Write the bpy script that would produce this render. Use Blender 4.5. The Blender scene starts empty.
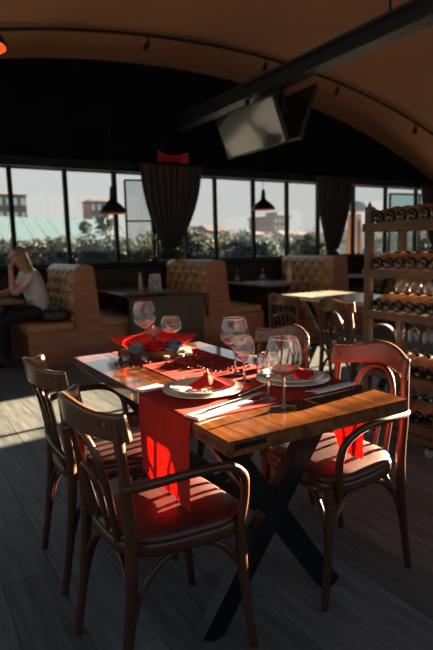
import bpy, bmesh, math, random
from mathutils import Vector, Matrix
random.seed(7)
PI = math.pi
scene = bpy.context.scene
COL = scene.collection

# ------------------------------------------------------------------ camera
YAW, PITCH, ROLL, EYE, FPX = 0.54119, 0.14099, -0.024695, 1.2362, 532.02
fwd = Vector((math.sin(YAW)*math.cos(PITCH), math.cos(YAW)*math.cos(PITCH), -math.sin(PITCH)))
rgt0 = Vector((math.cos(YAW), -math.sin(YAW), 0))
up0 = rgt0.cross(fwd)
rgt = rgt0*math.cos(ROLL) + up0*math.sin(ROLL)
up = rgt.cross(fwd)
cam_data = bpy.data.cameras.new('camera')
cam = bpy.data.objects.new('camera', cam_data)
COL.objects.link(cam)
cam.matrix_world = Matrix(((rgt.x, up.x, -fwd.x, 0), (rgt.y, up.y, -fwd.y, 0), (rgt.z, up.z, -fwd.z, EYE), (0, 0, 0, 1)))
cam_data.sensor_fit = 'VERTICAL'
cam_data.sensor_height = 36.0
cam_data.lens = 36.0*FPX/650.0
cam_data.clip_start = 0.05
cam_data.clip_end = 600
cam_data.dof.use_dof = True
cam_data.dof.focus_distance = 1.62
cam_data.dof.aperture_fstop = 3.4
scene.camera = cam

# ------------------------------------------------------------------ world, sun, exposure
world = bpy.data.worlds.new('sky')
scene.world = world
world.use_nodes = True
wn, wl = world.node_tree.nodes, world.node_tree.links
wn.clear()
w_tc = wn.new('ShaderNodeTexCoord')
w_sep = wn.new('ShaderNodeSeparateXYZ')
w_ramp = wn.new('ShaderNodeValToRGB')
w_bg = wn.new('ShaderNodeBackground')
w_out = wn.new('ShaderNodeOutputWorld')
w_ramp.color_ramp.elements[0].position = 0.0
w_ramp.color_ramp.elements[0].color = (0.60, 0.545, 0.515, 1)
w_ramp.color_ramp.elements[1].position = 0.45
w_ramp.color_ramp.elements[1].color = (0.36, 0.52, 0.66, 1)
e = w_ramp.color_ramp.elements.new(0.14)
e.color = (0.565, 0.57, 0.56, 1)
wl.new(w_tc.outputs['Generated'], w_sep.inputs[0])
wl.new(w_sep.outputs['Z'], w_ramp.inputs[0])
wl.new(w_ramp.outputs[0], w_bg.inputs[0])
wl.new(w_bg.outputs[0], w_out.inputs[0])
w_bg.inputs[1].default_value = 1.0

SUN_EL, SUN_AZ = math.radians(7.2), math.radians(6.5)      # low evening sun from the right, a little from the back
to_sun = Vector((math.cos(SUN_EL)*math.cos(SUN_AZ), math.cos(SUN_EL)*math.sin(SUN_AZ), math.sin(SUN_EL)))
sun_data = bpy.data.lights.new('sun', 'SUN')
sun_data.energy = 82.0
sun_data.color = (1.0, 0.75, 0.48)
sun_data.angle = math.radians(0.6)
sun = bpy.data.objects.new('sun', sun_data)
COL.objects.link(sun)
sun.rotation_euler = to_sun.to_track_quat('Z', 'Y').to_euler()
sun.location = (30, 5, 12)

vs = scene.view_settings
scene.display_settings.display_device = 'sRGB'
vs.view_transform = 'Standard'
vs.look = 'None'
vs.gamma = 1.0
vs.use_curve_mapping = False
vs.exposure = 0.86
try:
    scene.cycles.use_denoising = True
    scene.cycles.sample_clamp_indirect = 4.0
    scene.cycles.max_bounces = 14
    scene.cycles.transmission_bounces = 12
    scene.cycles.transparent_max_bounces = 24
    scene.cycles.caustics_reflective = False
    scene.cycles.caustics_refractive = False
except Exception:
    pass

# ------------------------------------------------------------------ materials
MATS = {}
def mat(name, col, rough=0.5, metal=0.0, var=0.0, nscale=12.0, stretch=(1, 1, 1), bump=0.0, coat=0.0,
        objvar=0.0, coatr=0.15, emit=None, estr=0.0, spec=0.5, col2=None, transl=0.0, sheen=0.0):
    if name in MATS:
        return MATS[name]
    m = bpy.data.materials.new(name)
    m.use_nodes = True
    n, l = m.node_tree.nodes, m.node_tree.links
    b = n['Principled BSDF']
    b.inputs['Base Color'].default_value = (*col, 1)
    b.inputs['Roughness'].default_value = rough
    b.inputs['Metallic'].default_value = metal
    b.inputs['Specular IOR Level'].default_value = spec
    b.inputs['Coat Weight'].default_value = coat
    b.inputs['Coat Roughness'].default_value = coatr
    if sheen:
        b.inputs['Sheen Weight'].default_value = sheen
    if emit:
        b.inputs['Emission Color'].default_value = (*emit, 1)
        b.inputs['Emission Strength'].default_value = estr
    out = None
    if var or col2 or bump:
        tc = n.new('ShaderNodeTexCoord')
        mp = n.new('ShaderNodeMapping')
        mp.inputs['Scale'].default_value = stretch
        no = n.new('ShaderNodeTexNoise')
        no.inputs['Scale'].default_value = nscale
        no.inputs['Detail'].default_value = 5
        l.new(tc.outputs['Object'], mp.inputs[0])
        l.new(mp.outputs[0], no.inputs['Vector'])
        if var or col2:
            rp = n.new('ShaderNodeValToRGB')
            a = tuple(max(0, c*(1-var)) for c in col)
            c2 = col2 if col2 else tuple(min(1, c*(1+var)) for c in col)
            rp.color_ramp.elements[0].position = 0.3
            rp.color_ramp.elements[0].color = (*a, 1)
            rp.color_ramp.elements[1].position = 0.7
            rp.color_ramp.elements[1].color = (*c2, 1)
            l.new(no.outputs['Fac'], rp.inputs[0])
            out = rp.outputs[0]
            l.new(out, b.inputs['Base Color'])
        if bump:
            bp = n.new('ShaderNodeBump')
            bp.inputs['Strength'].default_value = bump
            bp.inputs['Distance'].default_value = 0.01
            l.new(no.outputs['Fac'], bp.inputs['Height'])
            l.new(bp.outputs[0], b.inputs['Normal'])
    if objvar:
        oi = n.new('ShaderNodeObjectInfo')
        mr = n.new('ShaderNodeMapRange')
        mr.inputs['To Min'].default_value = 1-objvar
        mr.inputs['To Max'].default_value = 1+objvar
        l.new(oi.outputs['Random'], mr.inputs['Value'])
        hs = n.new('ShaderNodeHueSaturation')
        hs.inputs['Color'].default_value = (*col, 1)
        if out is not None:
            l.new(out, hs.inputs['Color'])
        l.new(mr.outputs[0], hs.inputs['Value'])
        out = hs.outputs[0]
        l.new(out, b.inputs['Base Color'])
    if transl:
        tr = n.new('ShaderNodeBsdfTranslucent')
        tr.inputs[0].default_value = (*col, 1)
        if out is not None:
            l.new(out, tr.inputs[0])
        mx = n.new('ShaderNodeMixShader')
        mx.inputs[0].default_value = transl
        l.new(b.outputs[0], mx.inputs[1])
        l.new(tr.outputs[0], mx.inputs[2])
        l.new(mx.outputs[0], n['Material Output'].inputs[0])
    MATS[name] = m
    return m

def glassmat(name, tint=(1, 1, 1), base=0.03, edge=0.7, blend=0.35, rough=0.02):
    m = bpy.data.materials.new(name)
    m.use_nodes = True
    n, l = m.node_tree.nodes, m.node_tree.links
    n.clear()
    o = n.new('ShaderNodeOutputMaterial')
    tr = n.new('ShaderNodeBsdfTransparent')
    tr.inputs[0].default_value = (*tint, 1)
    gl = n.new('ShaderNodeBsdfGlossy')
    gl.inputs['Roughness'].default_value = rough
    lw = n.new('ShaderNodeLayerWeight')
    lw.inputs[0].default_value = blend
    mr = n.new('ShaderNodeMapRange')
    mr.inputs['To Min'].default_value = base
    mr.inputs['To Max'].default_value = edge
    mx = n.new('ShaderNodeMixShader')
    l.new(lw.outputs['Facing'], mr.inputs['Value'])
    l.new(mr.outputs[0], mx.inputs[0])
    l.new(tr.outputs[0], mx.inputs[1])
    l.new(gl.outputs[0], mx.inputs[2])
    l.new(mx.outputs[0], o.inputs[0])
    MATS[name] = m
    return m

# ------------------------------------------------------------------ mesh builder
def smooth_path(pts, n=6):
    P = [Vector(p) for p in pts]
    if len(P) < 3:
        return P
    out = []
    for i in range(len(P)-1):
        p0 = P[i-1] if i else P[0]*2-P[1]
        p1, p2 = P[i], P[i+1]
        p3 = P[i+2] if i+2 < len(P) else P[-1]*2-P[-2]
        for k in range(n):
            t = k/n
            out.append(0.5*((2*p1)+(p2-p0)*t+(2*p0-5*p1+4*p2-p3)*t*t+(3*p1-p0-3*p2+p3)*t**3))
    out.append(P[-1])
    return out

class MB:
    def __init__(s):
        s.v, s.f = [], []
    def add(s, vs_, fs):
        o = len(s.v)
        s.v += [tuple(x) for x in vs_]
        s.f += [tuple(i+o for i in q) for q in fs]
        return s
    def box(s, x0, x1, y0, y1, z0, z1):
        V = [(x0, y0, z0), (x1, y0, z0), (x1, y1, z0), (x0, y1, z0), (x0, y0, z1), (x1, y0, z1), (x1, y1, z1), (x0, y1, z1)]
        return s.add(V, [(0, 3, 2, 1), (4, 5, 6, 7), (0, 1, 5, 4), (1, 2, 6, 5), (2, 3, 7, 6), (3, 0, 4, 7)])
    def bar(s, a, b, w, h, upv=(0, 0, 1)):
        a, b = Vector(a), Vector(b)
        d = (b-a).normalized()
        u = Vector(upv)
        sd = d.cross(u).normalized()
        u = sd.cross(d).normalized()
        V = []
        for p in (a, b):
            for i, j in ((-1, -1), (1, -1), (1, 1), (-1, 1)):
                V.append(p+sd*(i*w/2)+u*(j*h/2))
        return s.add(V, [(0, 1, 2, 3), (7, 6, 5, 4), (0, 4, 5, 1), (1, 5, 6, 2), (2, 6, 7, 3), (3, 7, 4, 0)])
    def tube(s, pts, r, n=8, cap=True, closed=False, squash=1.0):
        P = [Vector(p) for p in pts]
        m = len(P)
        R = r if isinstance(r, (list, tuple)) else [r]*m
        if len(R) != m:
            R = [R[0]+(R[-1]-R[0])*i/(m-1) for i in range(m)] if len(R) == 2 else [R[min(len(R)-1, int(i*len(R)/m))] for i in range(m)]
        rings, u = [], None
        for i in range(m):
            if closed:
                d = P[(i+1) % m]-P[i-1]
            else:
                d = P[min(i+1, m-1)]-P[max(i-1, 0)]
            d.normalize()
            if u is None:
                u = d.orthogonal().normalized()
                if abs(d.z) < 0.9:
                    u = Vector((0, 0, 1))-d*d.z
                    u.normalize()
            else:
                u = u-d*u.dot(d)
                if u.length < 1e-6:
                    u = d.orthogonal()
                u.normalize()
            w = d.cross(u)
            rings.append([P[i]+u*(math.cos(2*PI*k/n)*R[i])+w*(math.sin(2*PI*k/n)*R[i]*squash) for k in range(n)])
        V = [q for rg in rings for q in rg]
        F = []
        for i in range(m if closed else m-1):
            a, b = i*n, ((i+1) % m)*n
            for k in range(n):
                F.append((a+k, a+(k+1) % n, b+(k+1) % n, b+k))
        if cap and not closed:
            F.append(tuple(range(n-1, -1, -1)))
            F.append(tuple(range((m-1)*n, m*n)))
        return s.add(V, F)
    def lathe(s, prof, n=24, M=None):
        V, F = [], []
        for r, z in prof:
            for k in range(n):
                p = Vector((max(r, 1e-5)*math.cos(2*PI*k/n), max(r, 1e-5)*math.sin(2*PI*k/n), z))
                V.append(M @ p if M else p)
        for i in range(len(prof)-1):
            for k in range(n):
                F.append((i*n+k, i*n+(k+1) % n, (i+1)*n+(k+1) % n, (i+1)*n+k))
        return s.add(V, F)
    def prism(s, poly, fn, t0, t1):
        """poly: 2D outline; fn(a, b, t) -> 3D"""
        n = len(poly)
        V = [fn(a, b, t0) for a, b in poly]+[fn(a, b, t1) for a, b in poly]
        F = [tuple(range(n-1, -1, -1)), tuple(range(n, 2*n))]
        F += [(i, (i+1) % n, n+(i+1) % n, n+i) for i in range(n)]
        return s.add(V, F)
    def grid(s, fn, nu, nv, closeu=False):
        V = [fn(i/nu, j/nv) for j in range(nv+1) for i in range(nu+1)]
        F = [(j*(nu+1)+i, j*(nu+1)+i+1, (j+1)*(nu+1)+i+1, (j+1)*(nu+1)+i) for j in range(nv) for i in range(nu)]
        return s.add(V, F)
    def shell(s, fn, nu, nv, th):
        """closed plate: fn(u, v) -> (point, normal)"""
        A, B = [], []
        for j in range(nv+1):
            for i in range(nu+1):
                p, nn = fn(i/nu, j/nv)
                p, nn = Vector(p), Vector(nn).normalized()
                A.append(p+nn*(th/2))
                B.append(p-nn*(th/2))
        W = nu+1
        N = len(A)
        F = []
        for j in range(nv):
            for i in range(nu):
                a = j*W+i
                F.append((a, a+1, a+1+W, a+W))
                F.append((N+a+W, N+a+1+W, N+a+1, N+a))
        for i in range(nu):
            F.append((i+1, i, N+i, N+i+1))
            a = nv*W+i
            F.append((a, a+1, N+a+1, N+a))
        for j in range(nv):
            a = j*W
            F.append((a, a+W, N+a+W, N+a))
            a = j*W+nu
            F.append((a+W, a, N+a, N+a+W))
        return s.add(A+B, F)
    def rings(s, outlines, cap=True):
        n = len(outlines[0])
        V = [p for o in outlines for p in o]
        F = []
        for i in range(len(outlines)-1):
            for k in range(n):
                F.append((i*n+k, i*n+(k+1) % n, (i+1)*n+(k+1) % n, (i+1)*n+k))
        if cap:
            F.append(tuple(range(n-1, -1, -1)))
            F.append(tuple(range((len(outlines)-1)*n, len(outlines)*n)))
        return s.add(V, F)
    def build(s, name, m, parent=None, smooth=None, bevel=0.0, world=False, seg=1):
        me = bpy.data.meshes.new(name)
        V = [Vector(p) for p in s.v]
        off = Vector((0, 0, 0))
        if parent is None:
            lo = [min(p[i] for p in V) for i in range(3)]
            hi = [max(p[i] for p in V) for i in range(3)]
            off = Vector(((lo[0]+hi[0])/2, (lo[1]+hi[1])/2, lo[2]))
        elif world:
            q = parent
            while q:
                off += q.location
                q = q.parent
        me.from_pydata([tuple(p-off) for p in V], [], s.f)
        bm = bmesh.new()
        bm.from_mesh(me)
        bmesh.ops.recalc_face_normals(bm, faces=bm.faces[:])
        if bevel:
            ed = [e_ for e_ in bm.edges if len(e_.link_faces) == 2 and e_.calc_face_angle(0) > 0.5]
            bmesh.ops.bevel(bm, geom=ed, offset=bevel, segments=seg, affect='EDGES', profile=0.5)
        bm.to_mesh(me)
        bm.free()
        if smooth is not None:
            me.polygons.foreach_set('use_smooth', [True]*len(me.polygons))
            me.set_sharp_from_angle(angle=math.radians(smooth))
        me.materials.append(m)
        o = bpy.data.objects.new(name, me)
        COL.objects.link(o)
        if parent is None:
            o.location = off
        else:
            o.parent = parent
        return o

def tag(o, label=None, cat=None, group=None, kind=None):
    if label: o['label'] = label
    if cat: o['category'] = cat
    if group: o['group'] = group
    if kind: o['kind'] = kind
    return o
def thing(name, label, cat, loc=(0, 0, 0), rotz=0.0, group=None):
    o = bpy.data.objects.new(name, None)
    o.empty_display_size = 0.1
    COL.objects.link(o)
    o.location = loc
    o.rotation_euler = (0, 0, rotz)
    return tag(o, label, cat, group)
def struct(o, label=None):
    o['kind'] = 'structure'
    if label: o['label'] = label
    return o
def setting(name, label, loc=(0, 0, 0)):
    o = bpy.data.objects.new(name, None)
    o.empty_display_size = 0.1
    COL.objects.link(o)
    o.location = loc
    return struct(o, label)
def dup(root, loc=None, rotz=None, label=None, group=None, scale=None):
    r = root.copy()
    COL.objects.link(r)
    if loc is not None: r.location = loc
    if rotz is not None: r.rotation_euler = (0, 0, rotz)
    if scale is not None: r.scale = (scale,)*3
    if label: r['label'] = label
    if group: r['group'] = group
    for ch in list(root.children):
        c = ch.copy()
        COL.objects.link(c)
        c.parent = r
        for g in list(ch.children):
            d = g.copy()
            COL.objects.link(d)
            d.parent = c
    return r

# palette
mat('dark_wall', (0.0045, 0.0055, 0.0068), 0.85, var=0.3, nscale=3, spec=0.1)
mat('low_wall', (0.022, 0.014, 0.010), 0.6, var=0.3, nscale=4)
mat('vault', (0.33, 0.142, 0.068), 0.85, var=0.10, nscale=1.2, bump=0.05)
mat('frame_black', (0.010, 0.013, 0.015), 0.6, spec=0.15)
mat('steel_black', (0.005, 0.006, 0.007), 0.42, metal=0.3, spec=0.6)
mat('beam_steel', (0.030, 0.035, 0.040), 0.5, metal=0.2)
glassmat('pane', (0.77, 0.79, 0.79), 0.02, 0.35, 0.25)  # rear glass, tinted to darken the sky seen through it
glassmat('clear_pane', (0.96, 0.98, 0.98), 0.02, 0.35, 0.25)
glassmat('stemware', (0.985, 0.99, 0.99), 0.015, 0.95, 0.14)
def clear_glass(name, mixf=0.3):
    m = bpy.data.materials.new(name)
    m.use_nodes = True
    n, l = m.node_tree.nodes, m.node_tree.links
    n.clear()
    o = n.new('ShaderNodeOutputMaterial')
    g_ = n.new('ShaderNodeBsdfGlass')
    g_.inputs['IOR'].default_value = 1.48
    g_.inputs['Roughness'].default_value = 0.0
    tr = n.new('ShaderNodeBsdfTransparent')
    mx = n.new('ShaderNodeMixShader')
    mx.inputs[0].default_value = mixf
    l.new(g_.outputs[0], mx.inputs[1])
    l.new(tr.outputs[0], mx.inputs[2])
    l.new(mx.outputs[0], o.inputs[0])
    MATS[name] = m
clear_glass('crystal', 0.10)
mat('plank_floor', (0.122, 0.128, 0.132), 0.36, var=0.35, nscale=3.0, stretch=(9, 1, 1), objvar=0.22, bump=0.06, spec=0.16)
mat('grout', (0.030, 0.030, 0.032), 0.8)
mat('table_wood', (0.19, 0.062, 0.020), 0.12, var=0.5, nscale=3.5, stretch=(12, 1, 12), objvar=0.14, bump=0.004, coat=1.0, coatr=0.05, spec=0.7)
mat('bentwood', (0.072, 0.024, 0.012), 0.34, var=0.35, nscale=6, stretch=(1, 1, 0.2), coat=0.12)
mat('rail_wood', (0.105, 0.047, 0.022), 0.32, var=0.4, nscale=5, stretch=(1, 1, 5), coat=0.2)
mat('seat_leather', (0.060, 0.016, 0.013), 0.42, var=0.25, nscale=20, bump=0.08, coat=0.1)
mat('red_cloth', (0.62, 0.042, 0.030), 0.85, var=0.08, nscale=40, bump=0.05, transl=0.42)
mat('red_satin', (0.62, 0.020, 0.014), 0.55, var=0.1, nscale=8, transl=0.2)
mat('porcelain', (0.86, 0.80, 0.72), 0.22, coat=0.3)
mat('napkin_white', (0.82, 0.80, 0.78), 0.85, var=0.05, nscale=30)
mat('cutlery', (0.72, 0.72, 0.72), 0.16, metal=1.0)
mat('petal', (0.12, 0.005, 0.007), 0.6, objvar=0.5)
mat('booth_leather', (0.42, 0.23, 0.095), 0.42, var=0.12, nscale=10, coat=0.05)
mat('booth_button', (0.12, 0.055, 0.022), 0.45)
mat('booth_wood', (0.26, 0.088, 0.036), 0.40, var=0.3, nscale=3, stretch=(1, 1, 6), coat=0.2)
mat('booth_seat', (0.32, 0.16, 0.065), 0.5, var=0.12, nscale=8)
mat('dark_bench', (0.045, 0.026, 0.018), 0.5, var=0.2, nscale=6)
mat('bistro_top', (0.16, 0.075, 0.038), 0.22, var=0.3, nscale=4, stretch=(1, 8, 1), coat=0.3)
mat('light_top', (0.42, 0.36, 0.30), 0.25, var=0.12, nscale=4, coat=0.3)
mat('rack_wood', (0.11, 0.072, 0.036), 0.6, var=0.35, nscale=4, stretch=(3, 1, 3), bump=0.1)
mat('bottle_glass', (0.006, 0.007, 0.006), 0.10, coat=0.5)
mat('bottle_label', (0.30, 0.125, 0.055), 0.7, objvar=0.45)
mat('bottle_capsule', (0.16, 0.02, 0.018), 0.35, objvar=0.6)
mat('curtain', (0.050, 0.040, 0.036), 0.85, var=0.2, nscale=5, transl=0.25, sheen=0.3)
mat('pendant_black', (0.012, 0.012, 0.013), 0.45, metal=0.3)
mat('pendant_copper', (0.75, 0.22, 0.08), 0.4, metal=0.4)
mat('tv_screen', (0.012, 0.013, 0.015), 0.09, spec=0.7, coat=0.5)
mat('tv_case', (0.010, 0.010, 0.011), 0.5)

# ------------------------------------------------------------------ room shell
BW = 7.20                 # back wall
RW, LW, FW = 9.75, -2.25, -1.5
VC, VT, VR = 3.75, 3.81, 13.0
def vault_z(x):
    return VT-VR+math.sqrt(VR*VR-(x-VC)**2)
SILL, HEAD = 1.088, 2.314

fl = setting('floor', 'dark grey wood-look plank tile floor', (0, 0, 0))
MB().box(LW, RW, FW, BW, -0.12, -0.004).build('screed', MATS['grout'], fl)
PW, PL = 0.1975, 1.2
plank_mesh = None
def plank_shift(i):
    return (2.016 + (0.632 if i % 2 else 0.0) + (0.21 if (i//2) % 2 else 0.0)) % PL
px0 = 0.240
cells = []
for i in range(-14, 49):
    x0 = px0+PW*i
    if x0 < LW or x0+PW > RW:
        continue
    sh = plank_shift(i)
    for j in range(-5, 7):
        y0 = sh+PL*j
        if y0 < FW or y0+PL > BW:
            continue
        cx, cy = x0+PW/2, y0+PL/2
        cells.append((math.hypot(cx-0.9, (cy-2.2)*0.8) + (6 if cy < 0.1 else 0), x0, y0))
cells.sort()
for k, (d_, x0, y0) in enumerate(cells[:290]):
    if plank_mesh is None:
        o = MB().box(0, PW-0.0022, 0, PL-0.0022, -0.006, 0.0).build('plank', MATS['plank_floor'], fl, bevel=0.0012)
        plank_mesh = o.data
    else:
        o = bpy.data.objects.new('plank', plank_mesh)
        COL.objects.link(o)
        o.parent = fl
    o.location = (x0, y0, 0)
rest = MB()
for d_, x0, y0 in cells[290:]:
    rest.box(x0, x0+PW-0.0022, y0, y0+PL-0.0022, -0.006, 0.0)
tag(rest.build('far_planks', MATS['plank_floor'], fl), kind='stuff')

# vault ceiling
vt = MB()
NX = 40
def vsurf(x, y, dz=0.0):
    return (x, y, vault_z(x)+dz)
V, F = [], []
for i in range(NX+1):
    x = LW+(RW-LW)*i/NX
    V += [vsurf(x, FW), vsurf(x, BW), vsurf(x, BW, 0.12), vsurf(x, FW, 0.12)]
for i in range(NX):
    a, b = i*4, (i+1)*4
    for k in range(4):
        F.append((a+k, b+k, b+(k+1) % 4, a+(k+1) % 4))
vt.add(V, F)
struct(vt.build('ceiling', MATS['vault'], smooth=30), 'orange-brown barrel vaulted ceiling')

# back wall: low wall, gable above the windows
struct(MB().box(LW, RW, BW-0.04, BW+0.12, 0, SILL-0.03).build('wall_back', MATS['low_wall']), 'dark low wall under the long row of windows')
poly = [(RW, HEAD+0.03), (LW, HEAD+0.03)]
for i in range(NX+1):
    x = LW+(RW-LW)*i/NX
    poly.append((x, vault_z(x)-0.0))
struct(MB().prism(poly, lambda a, b, t: (a, t, b), BW-0.04, BW+0.12).build('wall_gable', MATS['dark_wall']), 'black gable wall above the windows')
struct(MB().box(LW, RW, BW-0.16, BW-0.04, HEAD+0.01, HEAD+0.13).build('trim_1', MATS['frame_black'], bevel=0.006), 'dark header rail above the windows')
struct(MB().box(LW, RW, BW-0.13, BW-0.04, SILL-0.075, SILL-0.03).build('trim_2', MATS['frame_black'], bevel=0.006), 'dark window sill')
# window band: mullions and panes
mull = [LW, -1.4, -0.7, 0.0, 0.68, 1.35, 2.045, 2.73, 3.30, 3.82, 4.35, 5.07, 5.76, 6.45, 7.30, 8.15, 9.02, RW]
for i in range(len(mull)-1):
    a, b = mull[i], mull[i+1]
    w = setting('window_%d' % (i+1), 'sky-dimming tinted window pane in a thin black frame', ((a+b)/2, BW, SILL-0.03))
    fw = 0.026 if i not in (8, 9) else 0.02
    f = MB()
    f.box(a, a+fw, BW-0.03, BW+0.03, SILL-0.03, HEAD+0.03)
    f.box(b-fw, b, BW-0.03, BW+0.03, SILL-0.03, HEAD+0.03)
    f.box(a+fw, b-fw, BW-0.03, BW+0.03, SILL-0.03, SILL+0.01)
    f.box(a+fw, b-fw, BW-0.03, BW+0.03, HEAD-0.005, HEAD+0.03)
    f.build('window_frame', MATS['frame_black'], w, world=True)
    MB().box(a+fw, b-fw, BW-0.004, BW+0.004, SILL+0.01, HEAD-0.005).build('pane', MATS['pane'], w, world=True)
# open casement between the first pendant and the curtain
w = setting('window_18', 'narrow open casement beside the first curtain', (2.92, BW-0.1, SILL))
f = MB()
for a, b, z0, z1 in ((0, 0.02, 1.12, 2.22), (0.42, 0.44, 1.12, 2.22)):
    f.bar((2.86+a, BW-0.06-a*0.26, z0), (2.86+a, BW-0.06-a*0.26, z1), 0.022, 0.03, (0, 1, 0))
for z in (1.12, 1.66, 2.22):
    f.bar((2.86, BW-0.06, z), (3.30, BW-0.174, z), 0.03, 0.022)
f.build('window_frame', MATS['frame_black'], w, world=True)
MB().bar((2.865, BW-0.061, 1.67), (3.295, BW-0.173, 1.67), 0.006, 1.08).build('pane', MATS['pane'], w, world=True)

# side walls: the right one has the openings the evening sun comes through
def wall_openings(name, label, axis, pos, th, lo, hi, top, opens, m):
    """wall along axis with rectangular openings (a, b, z0, z1); solid pieces joined"""
    mb = MB()
    def bx(a, b, z0, z1):
        if b-a < 1e-4 or z1-z0 < 1e-4: return
        if axis == 'y': mb.box(pos, pos+th, a, b, z0, z1)
        else: mb.box(a, b, pos, pos+th, z0, z1)
    c = lo
    for a, b, z0, z1 in sorted(opens):
        bx(c, a, 0, top)
        bx(a, b, 0, z0)
        bx(a, b, z1, top)
        c = b
    bx(c, hi, 0, top)
    return struct(mb.build(name, m), label)
R_OPEN = [(-1.2, 3.75, 1.42, 2.30), (4.62, 5.75, 0.62, 2.30)]  # unseen; sills and solid piers shaped so sunlight lands where wanted
wall_openings('wall_right', 'dark right wall with window openings', 'y', RW, 0.14, FW, BW, vault_z(RW)+0.05, R_OPEN, MATS['dark_wall'])
L_OPEN = [(-1.2, 7.0, 0.85, 2.28)]  # unseen glazing, widened to fill the room with daylight
wall_openings('wall_left', 'dark left wall with a wide window opening added for fill daylight', 'y', LW-0.14, 0.14, FW, BW, vault_z(LW)+0.05, L_OPEN, MATS['dark_wall'])
k = 19
for side, pos, opens in (('r', RW+0.07, R_OPEN), ('l', LW-0.07, L_OPEN)):
    for a, b, z0, z1 in opens:
        n_ = max(1, round((b-a)/1.6))
        for i in range(n_):
            y0, y1 = a+(b-a)*i/n_, a+(b-a)*(i+1)/n_
            w = setting('window_%d' % k, 'unseen side window pane added to let light in, thin black frame', (pos, (y0+y1)/2, z0))
            k += 1
            f = MB()
            for q0, q1, r0, r1 in ((y0, y0+0.02, z0, z1), (y1-0.02, y1, z0, z1), (y0+0.02, y1-0.02, z0, z0+0.02), (y0+0.02, y1-0.02, z1-0.02, z1)):
                f.box(pos-0.03, pos+0.03, q0, q1, r0, r1)
            f.build('window_frame', MATS['frame_black'], w, world=True)
            MB().box(pos-0.004, pos+0.004, y0+0.02, y1-0.02, z0+0.02, z1-0.02).build('pane', MATS['clear_pane'], w, world=True)
# unseen wall behind the camera; broad glazing added to raise interior light
poly_top = vault_z(VC)+0.05
FX0, FX1 = -1.4, 7.6
wf = MB()
for a, b, z0, z1 in ((LW, FX0, 0, None), (FX1, RW, 0, None), (FX0, FX1, 0, 1.25), (FX0, FX1, 2.95, None)):
    pl = [(a, z0), (b, z0)]
    if z1 is None:
        for i in range(13):
            x = b+(a-b)*i/12
            pl.append((x, vault_z(x)))
    else:
        pl += [(b, z1), (a, z1)]
    wf.prism(pl, lambda p_, q_, t: (p_, t, q_), FW-0.14, FW)
struct(wf.build('wall_front', MATS['dark_wall']), 'dark wall behind the viewer with a broad glazed opening added for fill daylight')
for i in range(5):
    a, b = FX0+1.8*i, FX0+1.8*(i+1)
    w = setting('window_%d' % k, 'tall pane of the glazed front added for fill daylight', ((a+b)/2, FW-0.07, 1.25))
    k += 1
    f = MB()
    for q0, q1, r0, r1 in ((a, a+0.03, 1.25, 2.95), (b-0.03, b, 1.25, 2.95), (a+0.03, b-0.03, 1.25, 1.28), (a+0.03, b-0.03, 2.92, 2.95)):
        f.box(q0, q1, FW-0.1, FW-0.04, r0, r1)
    f.build('window_frame', MATS['frame_black'], w, world=True)
    MB().box(a+0.03, b-0.03, FW-0.074, FW-0.066, 1.28, 2.92).build('pane', MATS['clear_pane'], w, world=True)

# ------------------------------------------------------------------ ceiling fittings
bm_ = thing('ceiling_beam', 'long dark steel beam running under the vault towards the windows', 'beam', (3.75, 3.0, 2.96))
b = MB()
b.box(3.66, 3.84, FW, BW-0.05, 3.105, 3.13)
b.box(3.66, 3.84, FW, BW-0.05, 2.955, 2.98)
b.box(3.735, 3.765, FW, BW-0.05, 2.98, 3.105)
b.build('profile', MATS['beam_steel'], bm_, world=True)
for y in (-0.8, 3.3):
    b = MB().tube([(3.75, y, 3.13), (3.75, y, vault_z(3.75)+0.0)], 0.012, 8)
    b.build('hanger', MATS['beam_steel'], bm_, world=True)

TY = 6.05
trk = thing('spotlight_track', 'black curved track rail following the vault with spotlights', 'track light', (VC, TY, vault_z(VC)-0.1))
pts = [(LW+0.1+(RW-LW-0.4)*i/48, TY, vault_z(LW+0.1+(RW-LW-0.4)*i/48)-0.045) for i in range(49)]
MB().tube(pts, 0.020, 6).build('rail', MATS['steel_black'], trk, world=True, smooth=40)
for x in (1.1, 2.80, 4.50, 5.80, 7.52):
    zc = vault_z(x)-0.045
    sp = MB().lathe([(0.0, 0.05), (0.028, 0.05), (0.034, -0.05), (0.030, -0.052), (0.0, -0.04)], 12,
                    Matrix.Translation((x-0.03, TY-0.02, zc-0.13)) @ Matrix.Rotation(0.5, 4, 'Y')).build('spotlight', MATS['steel_black'], trk, world=True, smooth=40)
    MB().tube([(x, TY, zc-0.015), (x, TY, zc-0.06), (x-0.01, TY-0.01, zc-0.10)], 0.009, 6).build('stem', MATS['steel_black'], sp, world=True)

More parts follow.
